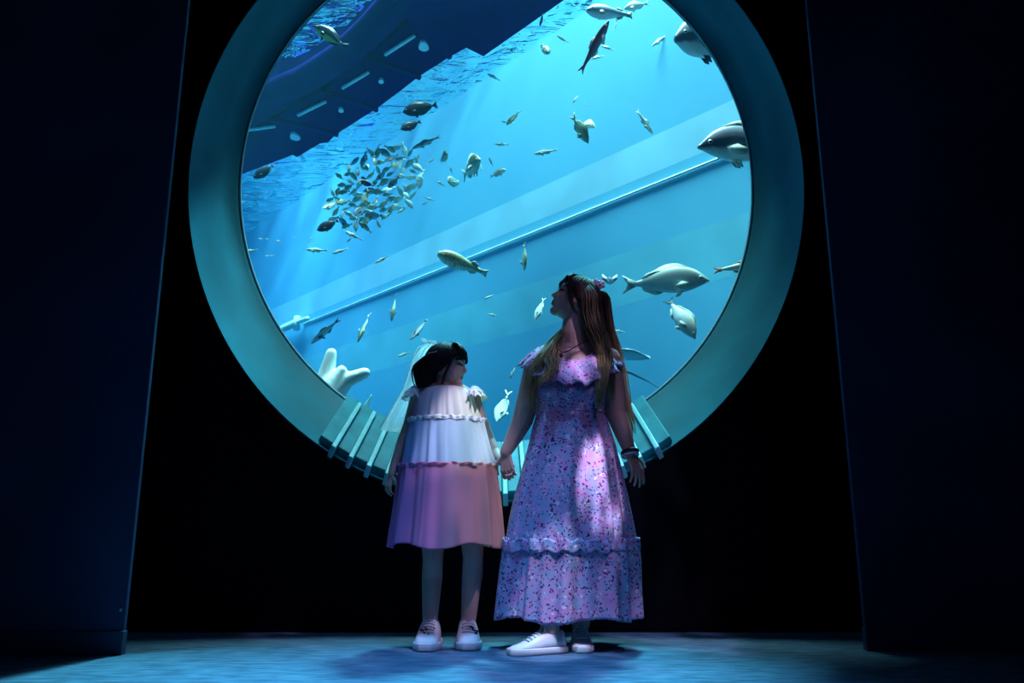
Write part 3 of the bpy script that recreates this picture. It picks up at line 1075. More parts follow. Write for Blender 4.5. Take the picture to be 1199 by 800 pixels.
# fall over the right shoulder, left of the picture
strands(g, [HC + bk * 0.02 - up_ * 0.03 - lf * 0.05, W(668, 380, YM + 0.05), W(652, 396, YM + 0.01), W(641, 411, YM - 0.07), W(630, 426, YM - 0.10), W(624, 445, YM - 0.10), W(624, 468, YM - 0.09), W(629, 490, YM - 0.10)],
        [0.035, 0.036, 0.034, 0.034, 0.034, 0.026, 0.016, 0.008], 64, 0.0024, rng, 0.014, 16)
strands(g, [W(666, 384, YM + 0.03), W(652, 402, YM - 0.02), W(646, 418, YM - 0.12), W(648, 430, YM - 0.165), W(640, 442, YM - 0.175), W(634, 452, YM - 0.17)],
        [0.020, 0.026, 0.034, 0.030, 0.020, 0.010], 46, 0.0022, rng, 0.014, 14)
# loose side lock curling past the temple
strands(g, [HC + up_ * 0.085 + HR @ Vector((0.07, 0.07, 0)), HC + HR @ Vector((0.045, 0.098, 0.02)), HC + HR @ Vector((0.0, 0.108, -0.055)), HC + HR @ Vector((-0.05, 0.105, -0.085))],
        [0.010, 0.010, 0.008, 0.006], 22, 0.0020, rng, 0.004, 10)
# fringe
for k in range(46):
    y = -0.9 + 1.8 * k / 45
    p0 = HC + HR @ (Vector((0.17, y * 0.20, 0.475)) * HS)
    p1 = HC + HR @ (Vector((0.365, y * 0.26, 0.335)) * HS)
    p2 = HC + HR @ (Vector((0.425 - 0.08 * y * y, y * 0.29, 0.20 + rng.uniform(-0.03, 0.03))) * HS)
    g.tube([p0, p0.lerp(p1, 0.5) + HR @ Vector((0.006, 0, 0.006)), p1, p2], [0.004, 0.004, 0.0035, 0.0015], 5)
hair = g.build('hair', M_hairw, woman)
# flower clip
M_clip = mat('pale_pink_clip', (0.80, 0.62, 0.78), 0.5, 0.3, 0.1, 40)
cp = W(697, 332, YM - 0.03)
g = Geo()
for q, (dx, dz) in enumerate(((0, 0), (-0.030, -0.004), (0.022, -0.008))):
    for k in range(5):
        a = 2 * math.pi * k / 5 + q
        g.ell(cp + Vector((dx + 0.012 * math.cos(a), -0.004 * q, dz + 0.012 * math.sin(a))), (0.0105, 0.006, 0.0105), None, 10, 6)
    g.ell(cp + Vector((dx, -0.008 - 0.004 * q, dz)), (0.006, 0.005, 0.006), None, 8, 6)
g.build('hair_clip', M_clip, woman)
# necklace
M_chain = mat('dark_chain', (0.04, 0.035, 0.04), 0.35, 0.5, 0.1, 40, metallic=0.7)
g = Geo()
nk = [W(653, 398, YM - 0.05), W(652, 407, YM - 0.085), W(658, 413, YM - 0.105), W(666, 411, YM - 0.105), W(677, 404, YM - 0.085), W(690, 398, YM - 0.05)]
g.tube(nk, 0.0028, 6)
g.ell(W(657, 416, YM - 0.11), (0.009, 0.006, 0.011))
g.build('necklace', M_chain, woman)
# bracelets: a dark hair tie and a pale bangle on the left wrist
for col, px, py, r in ((M_print, 737.5, 529.5, 0.0095), (M_sole, 738, 533.5, 0.007)):
    g = Geo()
    ax = (W(742, 550, YM - 0.06) - wrL).normalized()
    u = ax.cross(Vector((0, 1, 0))).normalized(); v = ax.cross(u)
    c = W(px, py, YM - 0.04)
    g.tube([c + (u * math.cos(t) + v * math.sin(t)) * 0.034 for t in [2 * math.pi * k / 28 for k in range(30)]], r * 0.7, 8)
    tag(g.build('bracelet', col, woman), 'dark hair tie on the wrist' if col is M_print else 'pale bangle on the wrist')
mats = (M_shoe, M_sole, M_lace, M_print)
shoe(woman, ankR + Vector((0.055, 0.022, 0)), tR, 0.232, 0.088, 0.092, mats)
shoe(woman, ankL + Vector((0.0, 0.055, 0)), math.radians(268), 0.225, 0.088, 0.088, mats)

# ------------------------------------------------------------------ GIRL
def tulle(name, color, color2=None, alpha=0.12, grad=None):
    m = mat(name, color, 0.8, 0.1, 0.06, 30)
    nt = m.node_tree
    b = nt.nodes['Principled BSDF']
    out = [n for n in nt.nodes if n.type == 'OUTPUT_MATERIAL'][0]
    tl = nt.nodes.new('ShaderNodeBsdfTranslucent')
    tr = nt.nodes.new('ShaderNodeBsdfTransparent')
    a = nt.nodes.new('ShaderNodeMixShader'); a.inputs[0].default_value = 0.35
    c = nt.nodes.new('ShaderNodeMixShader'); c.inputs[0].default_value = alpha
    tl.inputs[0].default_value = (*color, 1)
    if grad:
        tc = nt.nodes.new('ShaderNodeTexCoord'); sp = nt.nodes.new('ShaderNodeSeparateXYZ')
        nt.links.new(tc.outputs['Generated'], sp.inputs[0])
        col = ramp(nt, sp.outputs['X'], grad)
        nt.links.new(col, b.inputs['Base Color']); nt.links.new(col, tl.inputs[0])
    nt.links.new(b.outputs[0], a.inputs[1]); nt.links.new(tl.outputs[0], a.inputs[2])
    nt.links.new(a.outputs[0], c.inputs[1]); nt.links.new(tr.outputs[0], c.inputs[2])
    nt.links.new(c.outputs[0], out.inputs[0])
    return m


M_t1 = tulle('cream_lilac_tulle', (0.80, 0.74, 0.80), alpha=0.06, grad=[(0.0, (0.66, 0.50, 0.74)), (0.35, (0.78, 0.72, 0.80)), (0.7, (0.84, 0.84, 0.74)), (1, (0.84, 0.86, 0.72))])  # lilac left, cream right: spotlit side painted into the colour
M_t2 = tulle('pale_blue_tulle', (0.55, 0.72, 0.90), alpha=0.10, grad=[(0.0, (0.42, 0.52, 0.90)), (0.4, (0.55, 0.72, 0.92)), (0.75, (0.66, 0.84, 0.88)), (1, (0.74, 0.86, 0.82))])  # paler to the right: spotlit side painted into the colour
M_t3 = tulle('pink_peach_tulle', (0.80, 0.42, 0.58), alpha=0.06, grad=[(0.0, (0.62, 0.26, 0.66)), (0.4, (0.80, 0.34, 0.62)), (0.62, (0.84, 0.42, 0.48)), (1, (0.84, 0.46, 0.32))])  # own pink-to-peach hues, with the spotlit side painted in
M_trim = mat('white_frill', (0.84, 0.88, 0.90), 0.8, 0.15, 0.05, 40)
M_net = tulle('white_lace_net', (0.88, 0.92, 0.95), alpha=0.10)
[n for n in M_net.node_tree.nodes if n.type == 'MIX_SHADER'][0].inputs[0].default_value = 0.7
M_slip = mat('pale_slip_lining', (0.46, 0.34, 0.56), 0.8, 0.1, 0.05, 20)
YC = 3.52
basec = Vector((-0.30, YC, 0.0))
g = Geo()
CC = W(524.5, 430.5, YC)
CSZ = 0.196
cf = math.radians(-9)
CR = frame((math.cos(cf), math.sin(cf), -0.06), (0.03, 0, 1))
head(g, CC, CR, CSZ, 1.0)
g.limb([W(521, 462, YC), W(521, 444, YC + 0.01)], [0.046, 0.046])
sl_, sr_ = W(489, 467, YC + 0.01), W(553, 467, YC + 0.01)
g.limb([sl_, W(505, 460, YC + 0.01), W(521, 458, YC + 0.01), W(537, 460, YC + 0.01), sr_], [0.036, 0.044, 0.050, 0.044, 0.036])
g.ell(W(521, 485, YC), (0.105, 0.08, 0.12))
g.ell(W(522, 530, YC), (0.100, 0.08, 0.13))
g.ell(W(523, 575, YC), (0.125, 0.095, 0.12))
aL, aR = W(503.5, 718, YC - 0.02), W(548, 716, YC + 0.0)
g.limb([W(507, 590, YC), W(507, 655, YC - 0.02), W(506, 676, YC), Vector((aL.x, aL.y, 0.08))], [0.070, 0.043, 0.044, 0.030])
g.limb([W(550, 590, YC), W(554, 652, YC - 0.02), W(553, 674, YC), Vector((aR.x, aR.y, 0.08))], [0.070, 0.043, 0.044, 0.030])
for a_, dx in ((aL, -0.005), (aR, 0.01)):
    g.limb([Vector((a_.x, a_.y, 0.07)), Vector((a_.x + dx, a_.y - 0.06, 0.04))], [0.028, 0.016])
g.limb([sl_, W(480, 498, YC + 0.03), W(472, 518, YC + 0.03), W(464, 540, YC + 0.02), W(459, 555, YC)], [0.035, 0.031, 0.028, 0.024, 0.019])
hand(g, W(459, 556, YC), (-0.25, -0.2, -0.9), (-0.6, -0.6, 0.1), 0.105, curl=0.5, spread=0.08, thumb_side=-1)
wc = W(588, 541, YM - 0.005)
g.limb([sr_, W(566, 500, YC + 0.06), W(573, 517, YC + 0.06), W(581, 530, YC + 0.02), wc], [0.035, 0.030, 0.028, 0.023, 0.019])
hand(g, wc, (0.45, -0.25, -0.75), (-0.2, 0.6, 0.4), 0.10, curl=0.55, spread=0.05, thumb_side=1)
girl = g.build('person', [M_skin2, M_lip, M_lash_shade], base=basec)
fuse(girl, 0.0032, 3)
paint_face(girl, basec, CC, CR, CSZ)
tag(girl, 'small girl in a tiered pastel tulle dress and veil, face turned right', 'person')

# dress of three gathered tiers
def cfold(amp, seed, k=13):
    def f(th, t):
        a = 1.5 * amp * (0.45 + 0.55 * t)
        w = th + 0.08 * math.sin(4 * th + seed)
        return 1 + a * (0.5 * crease(k * w + seed + 0.6 * t) + 0.25 * math.sin((k + 8) * w - seed) + 0.30 * math.sin(6 * w + 2 * seed)), 0.0
    return f


g = Geo()
sheet(g, [lv(452, 504, 540, YC, 0.056), lv(454, 496, 548, YC, 0.075), lv(460, 490, 554, YC, 0.094), lv(474, 485, 559, YC, 0.114), lv(492, 481, 565, YC, 0.130)], 240, cfold(0.040, 0.4, 19))
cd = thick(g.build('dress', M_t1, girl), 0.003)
g = Geo()
sheet(g, [lv(489, 480, 566, YC, 0.130), lv(505, 476, 569, YC, 0.142), lv(525, 473, 574, YC, 0.155), lv(546, 469, 580, YC, 0.170)], 240, cfold(0.045, 1.3, 14))
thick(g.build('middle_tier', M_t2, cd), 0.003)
g = Geo()
sheet(g, [lv(542, 468, 581, YC, 0.172), lv(560, 466, 584, YC, 0.182), lv(590, 462, 588, YC, 0.195), lv(620, 458, 591, YC, 0.205), lv(640, 455, 593, YC, 0.212)], 260,
      lambda th, t: (cfold(0.075, 2.2, 11)(th, t)[0], 0.012 * t * math.sin(5 * th + 0.7)))
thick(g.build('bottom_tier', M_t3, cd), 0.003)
g = Geo()
sheet(g, [lv(500, 484, 562, YC, 0.115), lv(540, 476, 572, YC, 0.145), lv(575, 472, 578, YC, 0.165), lv(604, 469, 581, YC, 0.178)], 120, cfold(0.02, 0.2, 9))
thick(g.build('slip', M_slip, cd), 0.002)
for py, xl, xr, b_, mm, ht_ in ((490, 479, 567, 0.134, M_trim, 0.020), (544, 467.5, 581.5, 0.176, M_t3, 0.014)):
    g = Geo()
    c, a, b2 = lv(py, xl, xr, YC, b_)
    rings = []
    for i in range(5):
        t = i / 4
        rings.append([c + Vector((a * m * math.cos(th), b2 * m * math.sin(th), ht_ * (0.6 - t) + 0.003 * math.sin(21 * th)))
                      for th in [2 * math.pi * k / 320 for k in range(320)]
                      for m in [1.0 + 0.045 * (1 - t) * (0.6 + 0.7 * math.sin(30 * th + 2 * math.sin(5 * th)))]])
    g.loft(rings, caps=False)
    thick(g.build('frill', mm, cd), 0.002)
# fluttering cap sleeves
for s_, (x, y) in ((-1, (487, 456)), (1, (555, 456))):
    g = Geo()
    for layer in range(2):
        rings = []
        c = W(x - s_ * 2, y - 4, YC)
        for i in range(7):
            t = i / 6
            ring = []
            for k in range(60):
                th = -2.2 + 4.4 * k / 59
                rr = 0.020 + (0.034 + 0.012 * layer) * t * (1 + 0.22 * math.sin(13 * th + layer))
                ring.append(c + Vector((s_ * (0.010 + rr * 0.80 * math.cos(th)), rr * 1.5 * math.sin(th), -0.005 - 0.052 * t * (0.7 + 0.35 * layer) + 0.008 * math.sin(11 * th + 2 * layer) * t)))
            rings.append(ring)
        g.loft(rings, caps=False, close=False)
    thick(g.build('sleeve', M_t1 if s_ > 0 else M_net, cd), 0.002)
# hair
rng = random.Random(5)
g = Geo()


def c_end(az):
    a = abs((az + math.pi) % (2 * math.pi) - math.pi)
    return float(np.interp(a, [0, 0.75, 1.0, 1.35, 1.75, 2.2, 3.15], [1.22, 1.26, 1.45, 1.95, 2.3, 2.45, 2.5]))


hair_cap(g, CC, CR, CSZ, rng, c_end, 520, 1.10, 0.0019)
# hair gathered at the nape, side strands before the ear
g.ell(CC + CR @ Vector((-0.088, 0, -0.022)), (0.052, 0.062, 0.075), CR)
strands(g, [CC + CR @ Vector((-0.05, 0.04, 0.06)), CC + CR @ Vector((-0.115, 0.03, 0.0)), CC + CR @ Vector((-0.105, 0.02, -0.075)), CC + CR @ Vector((-0.09, 0.01, -0.10))], [0.04, 0.045, 0.04, 0.03], 120, 0.003, rng, 0.003, 10)
strands(g, [CC + CR @ Vector((-0.05, -0.04, 0.06)), CC + CR @ Vector((-0.11, -0.04, 0.0)), CC + CR @ Vector((-0.10, -0.045, -0.075)), CC + CR @ Vector((-0.085, -0.05, -0.10))], [0.04, 0.045, 0.04, 0.03], 120, 0.003, rng, 0.003, 10)
strands(g, [CC + CR @ Vector((0.035, -0.078, 0.03)), CC + CR @ Vector((0.02, -0.082, -0.02)), CC + CR @ Vector((0.005, -0.080, -0.06)), CC + CR @ Vector((0.0, -0.078, -0.095))], [0.008, 0.007, 0.005, 0.003], 22, 0.0016, rng, 0.003, 10)
for k in range(64):
    y = -1 + 2 * k / 63
    p0 = CC + CR @ (Vector((0.12, y * 0.24, 0.52)) * CSZ)
    p1 = CC + CR @ (Vector((0.385 - 0.06 * y * y, y * 0.34, 0.38)) * CSZ)
    p2 = CC + CR @ (Vector((0.435 - 0.12 * y * y, y * 0.37, 0.17 + rng.uniform(-0.03, 0.02))) * CSZ)
    g.tube([p0, p0.lerp(p1, 0.5) + CR @ Vector((0.008, 0, 0.010)), p1, p2], [0.0045, 0.0045, 0.004, 0.002], 5)
g.build('hair', M_hairc, girl)
# veil: sheer net gathered under a bow at the crown, falling behind the left shoulder
M_veil = bpy.data.materials.new('sheer_white_net')
M_veil.use_nodes = True
nt = M_veil.node_tree
nt.nodes.clear()
out = nt.nodes.new('ShaderNodeOutputMaterial')
tr = nt.nodes.new('ShaderNodeBsdfTransparent')
df = nt.nodes.new('ShaderNodeBsdfDiffuse'); df.inputs[0].default_value = (0.95, 0.98, 1.0, 1)
tl = nt.nodes.new('ShaderNodeBsdfTranslucent'); tl.inputs[0].default_value = (0.95, 0.98, 1.0, 1)
m1 = nt.nodes.new('ShaderNodeMixShader'); m1.inputs[0].default_value = 0.7
m2 = nt.nodes.new('ShaderNodeMixShader')
tc = nt.nodes.new('ShaderNodeTexCoord')
vo = nt.nodes.new('ShaderNodeTexVoronoi'); vo.inputs['Scale'].default_value = 55
nt.links.new(tc.outputs['Object'], vo.inputs['Vector'])
fac = ramp(nt, vo.outputs['Distance'], [(0.12, (0.95, 0.95, 0.95)), (0.2, (0.50, 0.50, 0.50))])
nt.links.new(fac, m2.inputs[0])
nt.links.new(df.outputs[0], m1.inputs[1]); nt.links.new(tl.outputs[0], m1.inputs[2])
nt.links.new(tr.outputs[0], m2.inputs[1]); nt.links.new(m1.outputs[0], m2.inputs[2]); nt.links.new(m2.outputs[0], out.inputs[0])
g = Geo()
rings = []
LV = [(401, 500, 512, 0.00), (405, 490, 507, 0.05), (416, 483, 502, 0.07), (434, 477, 499, 0.085), (455, 470, 496, 0.10), (478, 458, 494, 0.11), (503, 444, 492, 0.13)]
for py, xl, xr, dy in LV:
    p, q = W(xl, py, YC + 0.05), W(xr, py, YC + 0.05)
    ring = []
    for k in range(50):
        u = k / 49
        ring.append(p.lerp(q, u) + Vector((0, 0.02 + dy * math.sin(math.pi * u) * 0.8 + 0.012 * math.sin(22 * u + py * 0.02), 0)))
    rings.append(ring)
g.loft(rings, caps=False, close=False)
thick(g.build('veil', M_veil, girl), 0.0015)
g = Geo()
edge = [r[0] for r in rings]
g.tube([e + Vector((0.003 * math.sin(5 * i), 0, 0)) for i, e in enumerate(edge)], 0.003, 6)
g.build('veil_hem', M_net, girl)
g = Geo()
bc = W(503, 400.5, YC - 0.02)
for s_, L_ in ((-1, 0.040), (1, 0.036)):
    ring = []
    for k in range(16):
        a = 2 * math.pi * k / 16
        ring.append(bc + Vector((s_ * (L_ * 0.5 + L_ * 0.5 * math.cos(a)), -0.004, 0.012 * math.sin(a) * (0.4 + 0.6 * (0.5 + 0.5 * math.cos(a))) + (0.012 if s_ < 0 else -0.006) * (0.5 + 0.5 * math.cos(a)))))
    g.prism(ring, (0, 0.016, 0))
g.ell(bc, (0.010, 0.010, 0.009))
g.build('bow', M_net, girl)
SHP = [(0.62 + 0.03 * math.sin(k * 2.1), -0.5 + 0.13 * k, 0.0075 - 0.0008 * (k % 3)) for k in range(4)] + [(0.70, -0.25, 0.006), (0.56, 0.3, 0.005), (0.74, 0.1, 0.004), (0.58, 0.5, 0.004)]
SHP2 = [(0.58 + 0.04 * k, 0.25 + 0.12 * k, 0.0075) for k in range(4)] + [(0.55, -0.3, 0.004), (0.58, -0.5, 0.004), (0.68, 0.2, 0.005), (0.62, 0.75, 0.006)]
mats = (M_shoe, M_sole, M_lace, M_print)
shoe(girl, aL + Vector((0.005, 0.055, 0)), math.radians(267), 0.185, 0.104, 0.118, mats, True, SHP)
shoe(girl, aR + Vector((-0.005, 0.055, 0)), math.radians(275), 0.185, 0.100, 0.118, mats, True, SHP2)

# ------------------------------------------------------------------ FISH
CR_ = Vector((1, 0, 0)); CU_ = Vector((0, -math.sin(PITCH), math.cos(PITCH))); CT_ = Vector((0, -math.cos(PITCH), -math.sin(PITCH)))
M_eye = mat('dark_fish_eye', (0.01, 0.012, 0.02), 0.15, 0.6, 0.1, 30)
M_eyew = mat('pale_eye_ring', (0.60, 0.66, 0.62), 0.3, 0.5, 0.1, 30)

# outline tables along the body from nose (0) to tail root (1): upper half, lower half, half width
KIND = {
    'bream':   dict(H=0.36, Wd=0.13, up=[(0, .04), (.06, .30), (.16, .66), (.30, .92), (.45, 1.0), (.62, .84), (.80, .46), (.93, .20), (1, .17)],
                    lo=[(0, .04), (.06, .22), (.16, .50), (.30, .76), (.45, .86), (.62, .74), (.80, .42), (.93, .20), (1, .17)], tail='fork', tl=.19),
    'emperor': dict(H=0.37, Wd=0.14, up=[(0, .03), (.07, .34), (.16, .68), (.28, .92), (.42, 1.0), (.60, .86), (.80, .46), (.93, .20), (1, .15)],
                    lo=[(0, .06), (.07, .20), (.16, .40), (.28, .60), (.42, .70), (.60, .62), (.80, .38), (.93, .18), (1, .15)], tail='crescent', tl=.17),
    'wrasse':  dict(H=0.42, Wd=0.16, up=[(0, .10), (.05, .40), (.13, .80), (.22, .98), (.40, 1.0), (.62, .86), (.82, .52), (.94, .34), (1, .32)],
                    lo=[(0, .12), (.05, .36), (.13, .66), (.22, .84), (.40, .92), (.62, .80), (.82, .50), (.94, .34), (1, .32)], tail='round', tl=.16),
    'surgeon': dict(H=0.38, Wd=0.10, up=[(0, .08), (.05, .40), (.14, .74), (.30, .98), (.45, 1.0), (.65, .84), (.85, .36), (.95, .12), (1, .10)],
                    lo=[(0, .08), (.05, .34), (.14, .68), (.30, .94), (.45, 1.0), (.65, .84), (.85, .36), (.95, .12), (1, .10)], tail='fan', tl=.14),
    'slender': dict(H=0.17, Wd=0.09, up=[(0, .06), (.08, .50), (.2, .85), (.4, 1.0), (.65, .80), (.85, .45), (1, .28)],
                    lo=[(0, .06), (.08, .46), (.2, .80), (.4, 1.0), (.65, .84), (.85, .45), (1, .28)], tail='fork', tl=.17),
    'puffer':  dict(H=0.30, Wd=0.24, up=[(0, .25), (.05, .55), (.14, .85), (.28, 1.0), (.45, .95), (.65, .70), (.83, .40), (1, .26)],
                    lo=[(0, .25), (.05, .50), (.14, .80), (.28, 1.0), (.45, 1.05), (.65, .76), (.83, .40), (1, .26)], tail='fan', tl=.15),
}


def fin(g, pts, t=0.007):
    """a fin with real thickness, from an outline in the x-z plane"""
    n = len(pts)
    c = Vector((sum(p[0] for p in pts) / n, 0, sum(p[1] for p in pts) / n))
    a = [Vector((p[0], t / 2, p[1])) for p in pts]
    b = [Vector((p[0], -t / 2, p[1])) for p in pts]
    g.add(a + b, [tuple(range(n)), tuple(reversed(range(n, 2 * n)))] + [((i + 1) % n, i, n + i, n + (i + 1) % n) for i in range(n)])


def fish_geo(kind, bend=0.0):
    """dict of part name -> list of Geo, unit length nose-to-tail along x, head at +x"""
    k = KIND[kind]
    H, Wd, tl = k['H'] / 2, k['Wd'] / 2, k['tl']
    x0, x1 = 0.5, -0.5 + tl * 0.85
    ux, uy = zip(*k['up']); lx, ly = zip(*k['lo'])

    def sec(t):
        return np.interp(t, ux, uy) * H, np.interp(t, lx, ly) * H

    def bx(x):                                                 # sideways bend of the spine
        return bend * (x - 0.1) ** 2 * (1 if x < 0.1 else 0.4)
    body = Geo()
    rings = []
    NS = 26
    for i in range(NS + 1):
        t = (i / NS) ** 1.25
        # smooth the tables a little
        u = sum(sec(min(1, max(0, t + d)))[0] for d in (-.03, 0, .03)) / 3
        l = sum(sec(min(1, max(0, t + d)))[1] for d in (-.03, 0, .03)) / 3
        w = Wd * min(1.0, (u + l) / (1.9 * H)) ** 0.8 * (1 - 0.45 * max(0, t - 0.55))
        x = x0 + (x1 - x0) * t
        ring = []
        for j in range(20):
            a = 2 * math.pi * j / 20
            z = math.sin(a)
            ring.append(Vector((x, w * math.cos(a) * (1 - 0.12 * abs(z)) + bx(x), z * (u if z > 0 else l))))
        rings.append(ring)
    body.loft(rings)
    P = {'body': [body]}
    g = Geo(); pu, pl = sec(1.0)
    e = -0.5
    hh = {'fork': 0.62, 'crescent': 0.62, 'round': 0.60, 'fan': 0.55}[k['tail']] * max(H, 0.10)
    if k['tail'] in ('fork', 'crescent'):
        notch = 0.48 if k['tail'] == 'fork' else 0.38
        pts = [(x1 + .03, pu), (e + tl * .45, hh * .62), (e, hh), (e + tl * .16, hh * .50), (e + tl * notch, 0), (e + tl * .16, -hh * .50), (e, -hh), (e + tl * .45, -hh * .62), (x1 + .03, -pl)]
    elif k['tail'] == 'round':
        pts = [(x1 + .03, pu), (e + tl * .5, hh * .75), (e + tl * .1, hh * .85), (e, hh * .4), (e - .008, 0), (e, -hh * .4), (e + tl * .1, -hh * .85), (e + tl * .5, -hh * .75), (x1 + .03, -pl)]
    else:
        pts = [(x1 + .03, pu), (e + tl * .4, hh * .70), (e, hh), (e + tl * .12, hh * .4), (e + tl * .16, 0), (e + tl * .12, -hh * .4), (e, -hh), (e + tl * .4, -hh * .70), (x1 + .03, -pl)]
    fin(g, pts, 0.010); P['tail_fin'] = [g]
    # dorsal and anal fins follow the body
    def ridge(t0, t1, sgn, h, n=10):
        top, bot = [], []
        for i in range(n + 1):
            t = t0 + (t1 - t0) * i / n
            x = x0 + (x1 - x0) * t
            u, l = sec(t)
            z = u if sgn > 0 else l
            s_ = math.sin(math.pi * min(1, (i / n) * 1.35 + .08) * .74) if i < n else 0.12
            top.append((x - 0.02 * (i / n), sgn * (z * .97 + h * max(.1, s_))))
            bot.append((x, sgn * z * .85))
        gg = Geo(); fin(gg, top + bot[::-1], 0.008)
        return gg
    if kind == 'puffer':
        P['dorsal_fin'] = [ridge(.72, .88, 1, .07)]; P['anal_fin'] = [ridge(.74, .88, -1, .06)]
    elif kind == 'slender':
        P['dorsal_fin'] = [ridge(.42, .66, 1, .045)]; P['anal_fin'] = [ridge(.58, .76, -1, .04)]
    elif kind == 'surgeon':
        P['dorsal_fin'] = [ridge(.20, .92, 1, .040)]; P['anal_fin'] = [ridge(.42, .92, -1, .038)]
    else:
        P['dorsal_fin'] = [ridge(.28, .88, 1, .050)]; P['anal_fin'] = [ridge(.62, .88, -1, .055)]
    pf, ev, er, pel = [], [], [], []
    for s_ in (1, -1):
        t = .27
        x = x0 + (x1 - x0) * t
        u, l = sec(t)
        w = Wd * .93
        g = Geo()
        L_ = .17 if kind != 'puffer' else .13
        pts = [(x, .010 - l * .22), (x - L_ * .45, .035 - l * .30), (x - L_, -.01 - l * .42), (x - L_ * .75, -.045 - l * .45), (x - L_ * .25, -.035 - l * .42)]
        g2 = Geo(); fin(g2, pts, 0.007)
        for v in g2.v:
            g.v.append((v[0], s_ * (w + (x - v[0]) * .45) + v[1] + bx(v[0]), v[2]))
        g.f, g.m = g2.f, g2.m
        pf.append(g)
        t = .115
        xe = x0 + (x1 - x0) * t
        u, l = sec(t)
        we = Wd * min(1.0, (u + l) / (1.9 * H)) ** .8
        re = .020 if kind not in ('slender', 'puffer') else .016
        g = Geo(); g.ell((xe, s_ * we * .86, u * .40), (re, re * .7, re), None, 12, 8); er.append(g)
        g = Geo(); g.ell((xe + .002, s_ * (we * .86 + re * .28), u * .40), (re * .66, re * .62, re * .66), None, 10, 8); ev.append(g)
        g = Geo()
        xp = x0 + (x1 - x0) * .34
        lp = sec(.34)[1]
        fin(g, [(xp, -lp * .9), (xp - .05, -lp * 1.0 - .045), (xp - .10, -lp - .055), (xp - .075, -lp * .9)], .007)
        g.v = [(v[0], v[1] + s_ * Wd * .35, v[2]) for v in g.v]
        pel.append(g)
    P['pectoral_fin'] = pf
    P['eye'] = ev
    P['eye_ring'] = er
    if kind != 'puffer':
        P['pelvic_fin'] = pel
    for name in ('tail_fin', 'dorsal_fin', 'anal_fin'):
        for g in P[name]:
            g.v = [(v[0], v[1] + bx(v[0]), v[2]) for v in g.v]
    return P


def fish_matrix(px, py, Y, ang, turn=0.0, roll=0.0, L=1.0, rightside=True):
    """ang: heading in the picture in degrees (0 right, 90 up); turn: degrees towards the viewer"""
    a, t = math.radians(ang), math.radians(turn)
    h = (CR_ * math.cos(a) + CU_ * math.sin(a)) * math.cos(t) + CT_ * math.sin(t)
    if abs(math.cos(a)) < 0.05 or math.cos(a) > 0:
        p = (-math.sin(a), math.cos(a))
    else:
        p = (math.sin(a), -math.cos(a))
    d = CR_ * p[0] + CU_ * p[1]
    d = (d - h * d.dot(h)).normalized()
    if roll:
        d = Matrix.Rotation(math.radians(roll), 3, h) @ d
    y = d.cross(h)
    m = Matrix((h, y, d)).transposed().to_4x4()
    return Matrix.Translation(W(px, py, Y)) @ m @ Matrix.Scale(L, 4)


def fish_len(px, py, Y, length_px, turn):
    return length_px * mpp(W(px, py, Y)) / max(0.30, math.cos(math.radians(turn)))


def big_fish(name, kind, label, px, py, Y, lpx, ang, mb, mf, turn=0, roll=0, bend=0.0, group=None, cat='fish', tailm=None):
    """a fish with separate fins and eyes"""
    P = fish_geo(kind, bend)
    L = fish_len(px, py, Y, lpx, turn)
    root = empty(name, (0, 0, 0), label, cat, group)
    root.matrix_world = fish_matrix(px, py, Y, ang, turn, roll, L)
    eyes = []
    for part, gs in P.items():
        m = {'body': mb, 'eye': M_eye, 'eye_ring': M_eyew, 'tail_fin': tailm or mf}.get(part, mf)
        for k, g in enumerate(gs):
            o = bpy.data.objects.new(part, g.mesh(part, m))
            COL.objects.link(o)
            o.parent = root
            if part == 'eye':
                eyes.append(o)
            if part == 'eye_ring':
                o.parent = eyes[k]
    return root


def small_mesh(name, kind, mb, mf, bend=0.0):
    P = fish_geo(kind, bend)
    g = Geo()
    for part, gs in P.items():
        for q in gs:
            g.mi = {'body': 0, 'eye': 2, 'eye_ring': 2}.get(part, 1)
            g.add(q.v, q.f)
    return g.mesh(name, [mb, mf, M_eye])


def small_fish(name, me, label, px, py, Y, lpx, ang, turn=0, roll=0, group=None):
    o = bpy.data.objects.new(name, me)
    COL.objects.link(o)
    o.matrix_world = fish_matrix(px, py, Y, ang, turn, roll, fish_len(px, py, Y, lpx, turn))
    return tag(o, label, 'fish', group)


F_pale = fish_mat('pale_silver_fish', (0.62, 0.66, 0.46), (0.56, 0.66, 0.60), (0.66, 0.74, 0.74))
F_pearl = fish_mat('pearly_fish', (0.72, 0.76, 0.66), (0.58, 0.66, 0.66), (0.40, 0.52, 0.58))
F_olive = fish_mat('olive_backed_fish', (0.20, 0.24, 0.14), (0.30, 0.38, 0.28), (0.52, 0.58, 0.42))
F_grey = fish_mat('grey_fish', (0.12, 0.17, 0.22), (0.20, 0.27, 0.32), (0.48, 0.58, 0.62))
F_dark = fish_mat('dark_fish', (0.020, 0.030, 0.050), (0.028, 0.040, 0.065), (0.035, 0.05, 0.08))
F_darky = fish_mat('dark_fish_yellow_belly', (0.018, 0.025, 0.05), (0.03, 0.05, 0.08), (0.62, 0.56, 0.16))
F_maroon = fish_mat('maroon_fish', (0.13, 0.012, 0.04), (0.18, 0.018, 0.05), (0.22, 0.03, 0.07))
F_spot = fish_mat('spotted_fish', (0.34, 0.36, 0.20), (0.50, 0.54, 0.38), (0.62, 0.68, 0.56), spots=(0.05, 0.06, 0.05), scale=17)
F_blue = fish_mat('blue_grey_fish', (0.42, 0.46, 0.56), (0.10, 0.16, 0.24), (0.66, 0.76, 0.80))
_n = [n for n in F_blue.node_tree.nodes if n.type == 'VALTORGB'][-1].color_ramp.elements
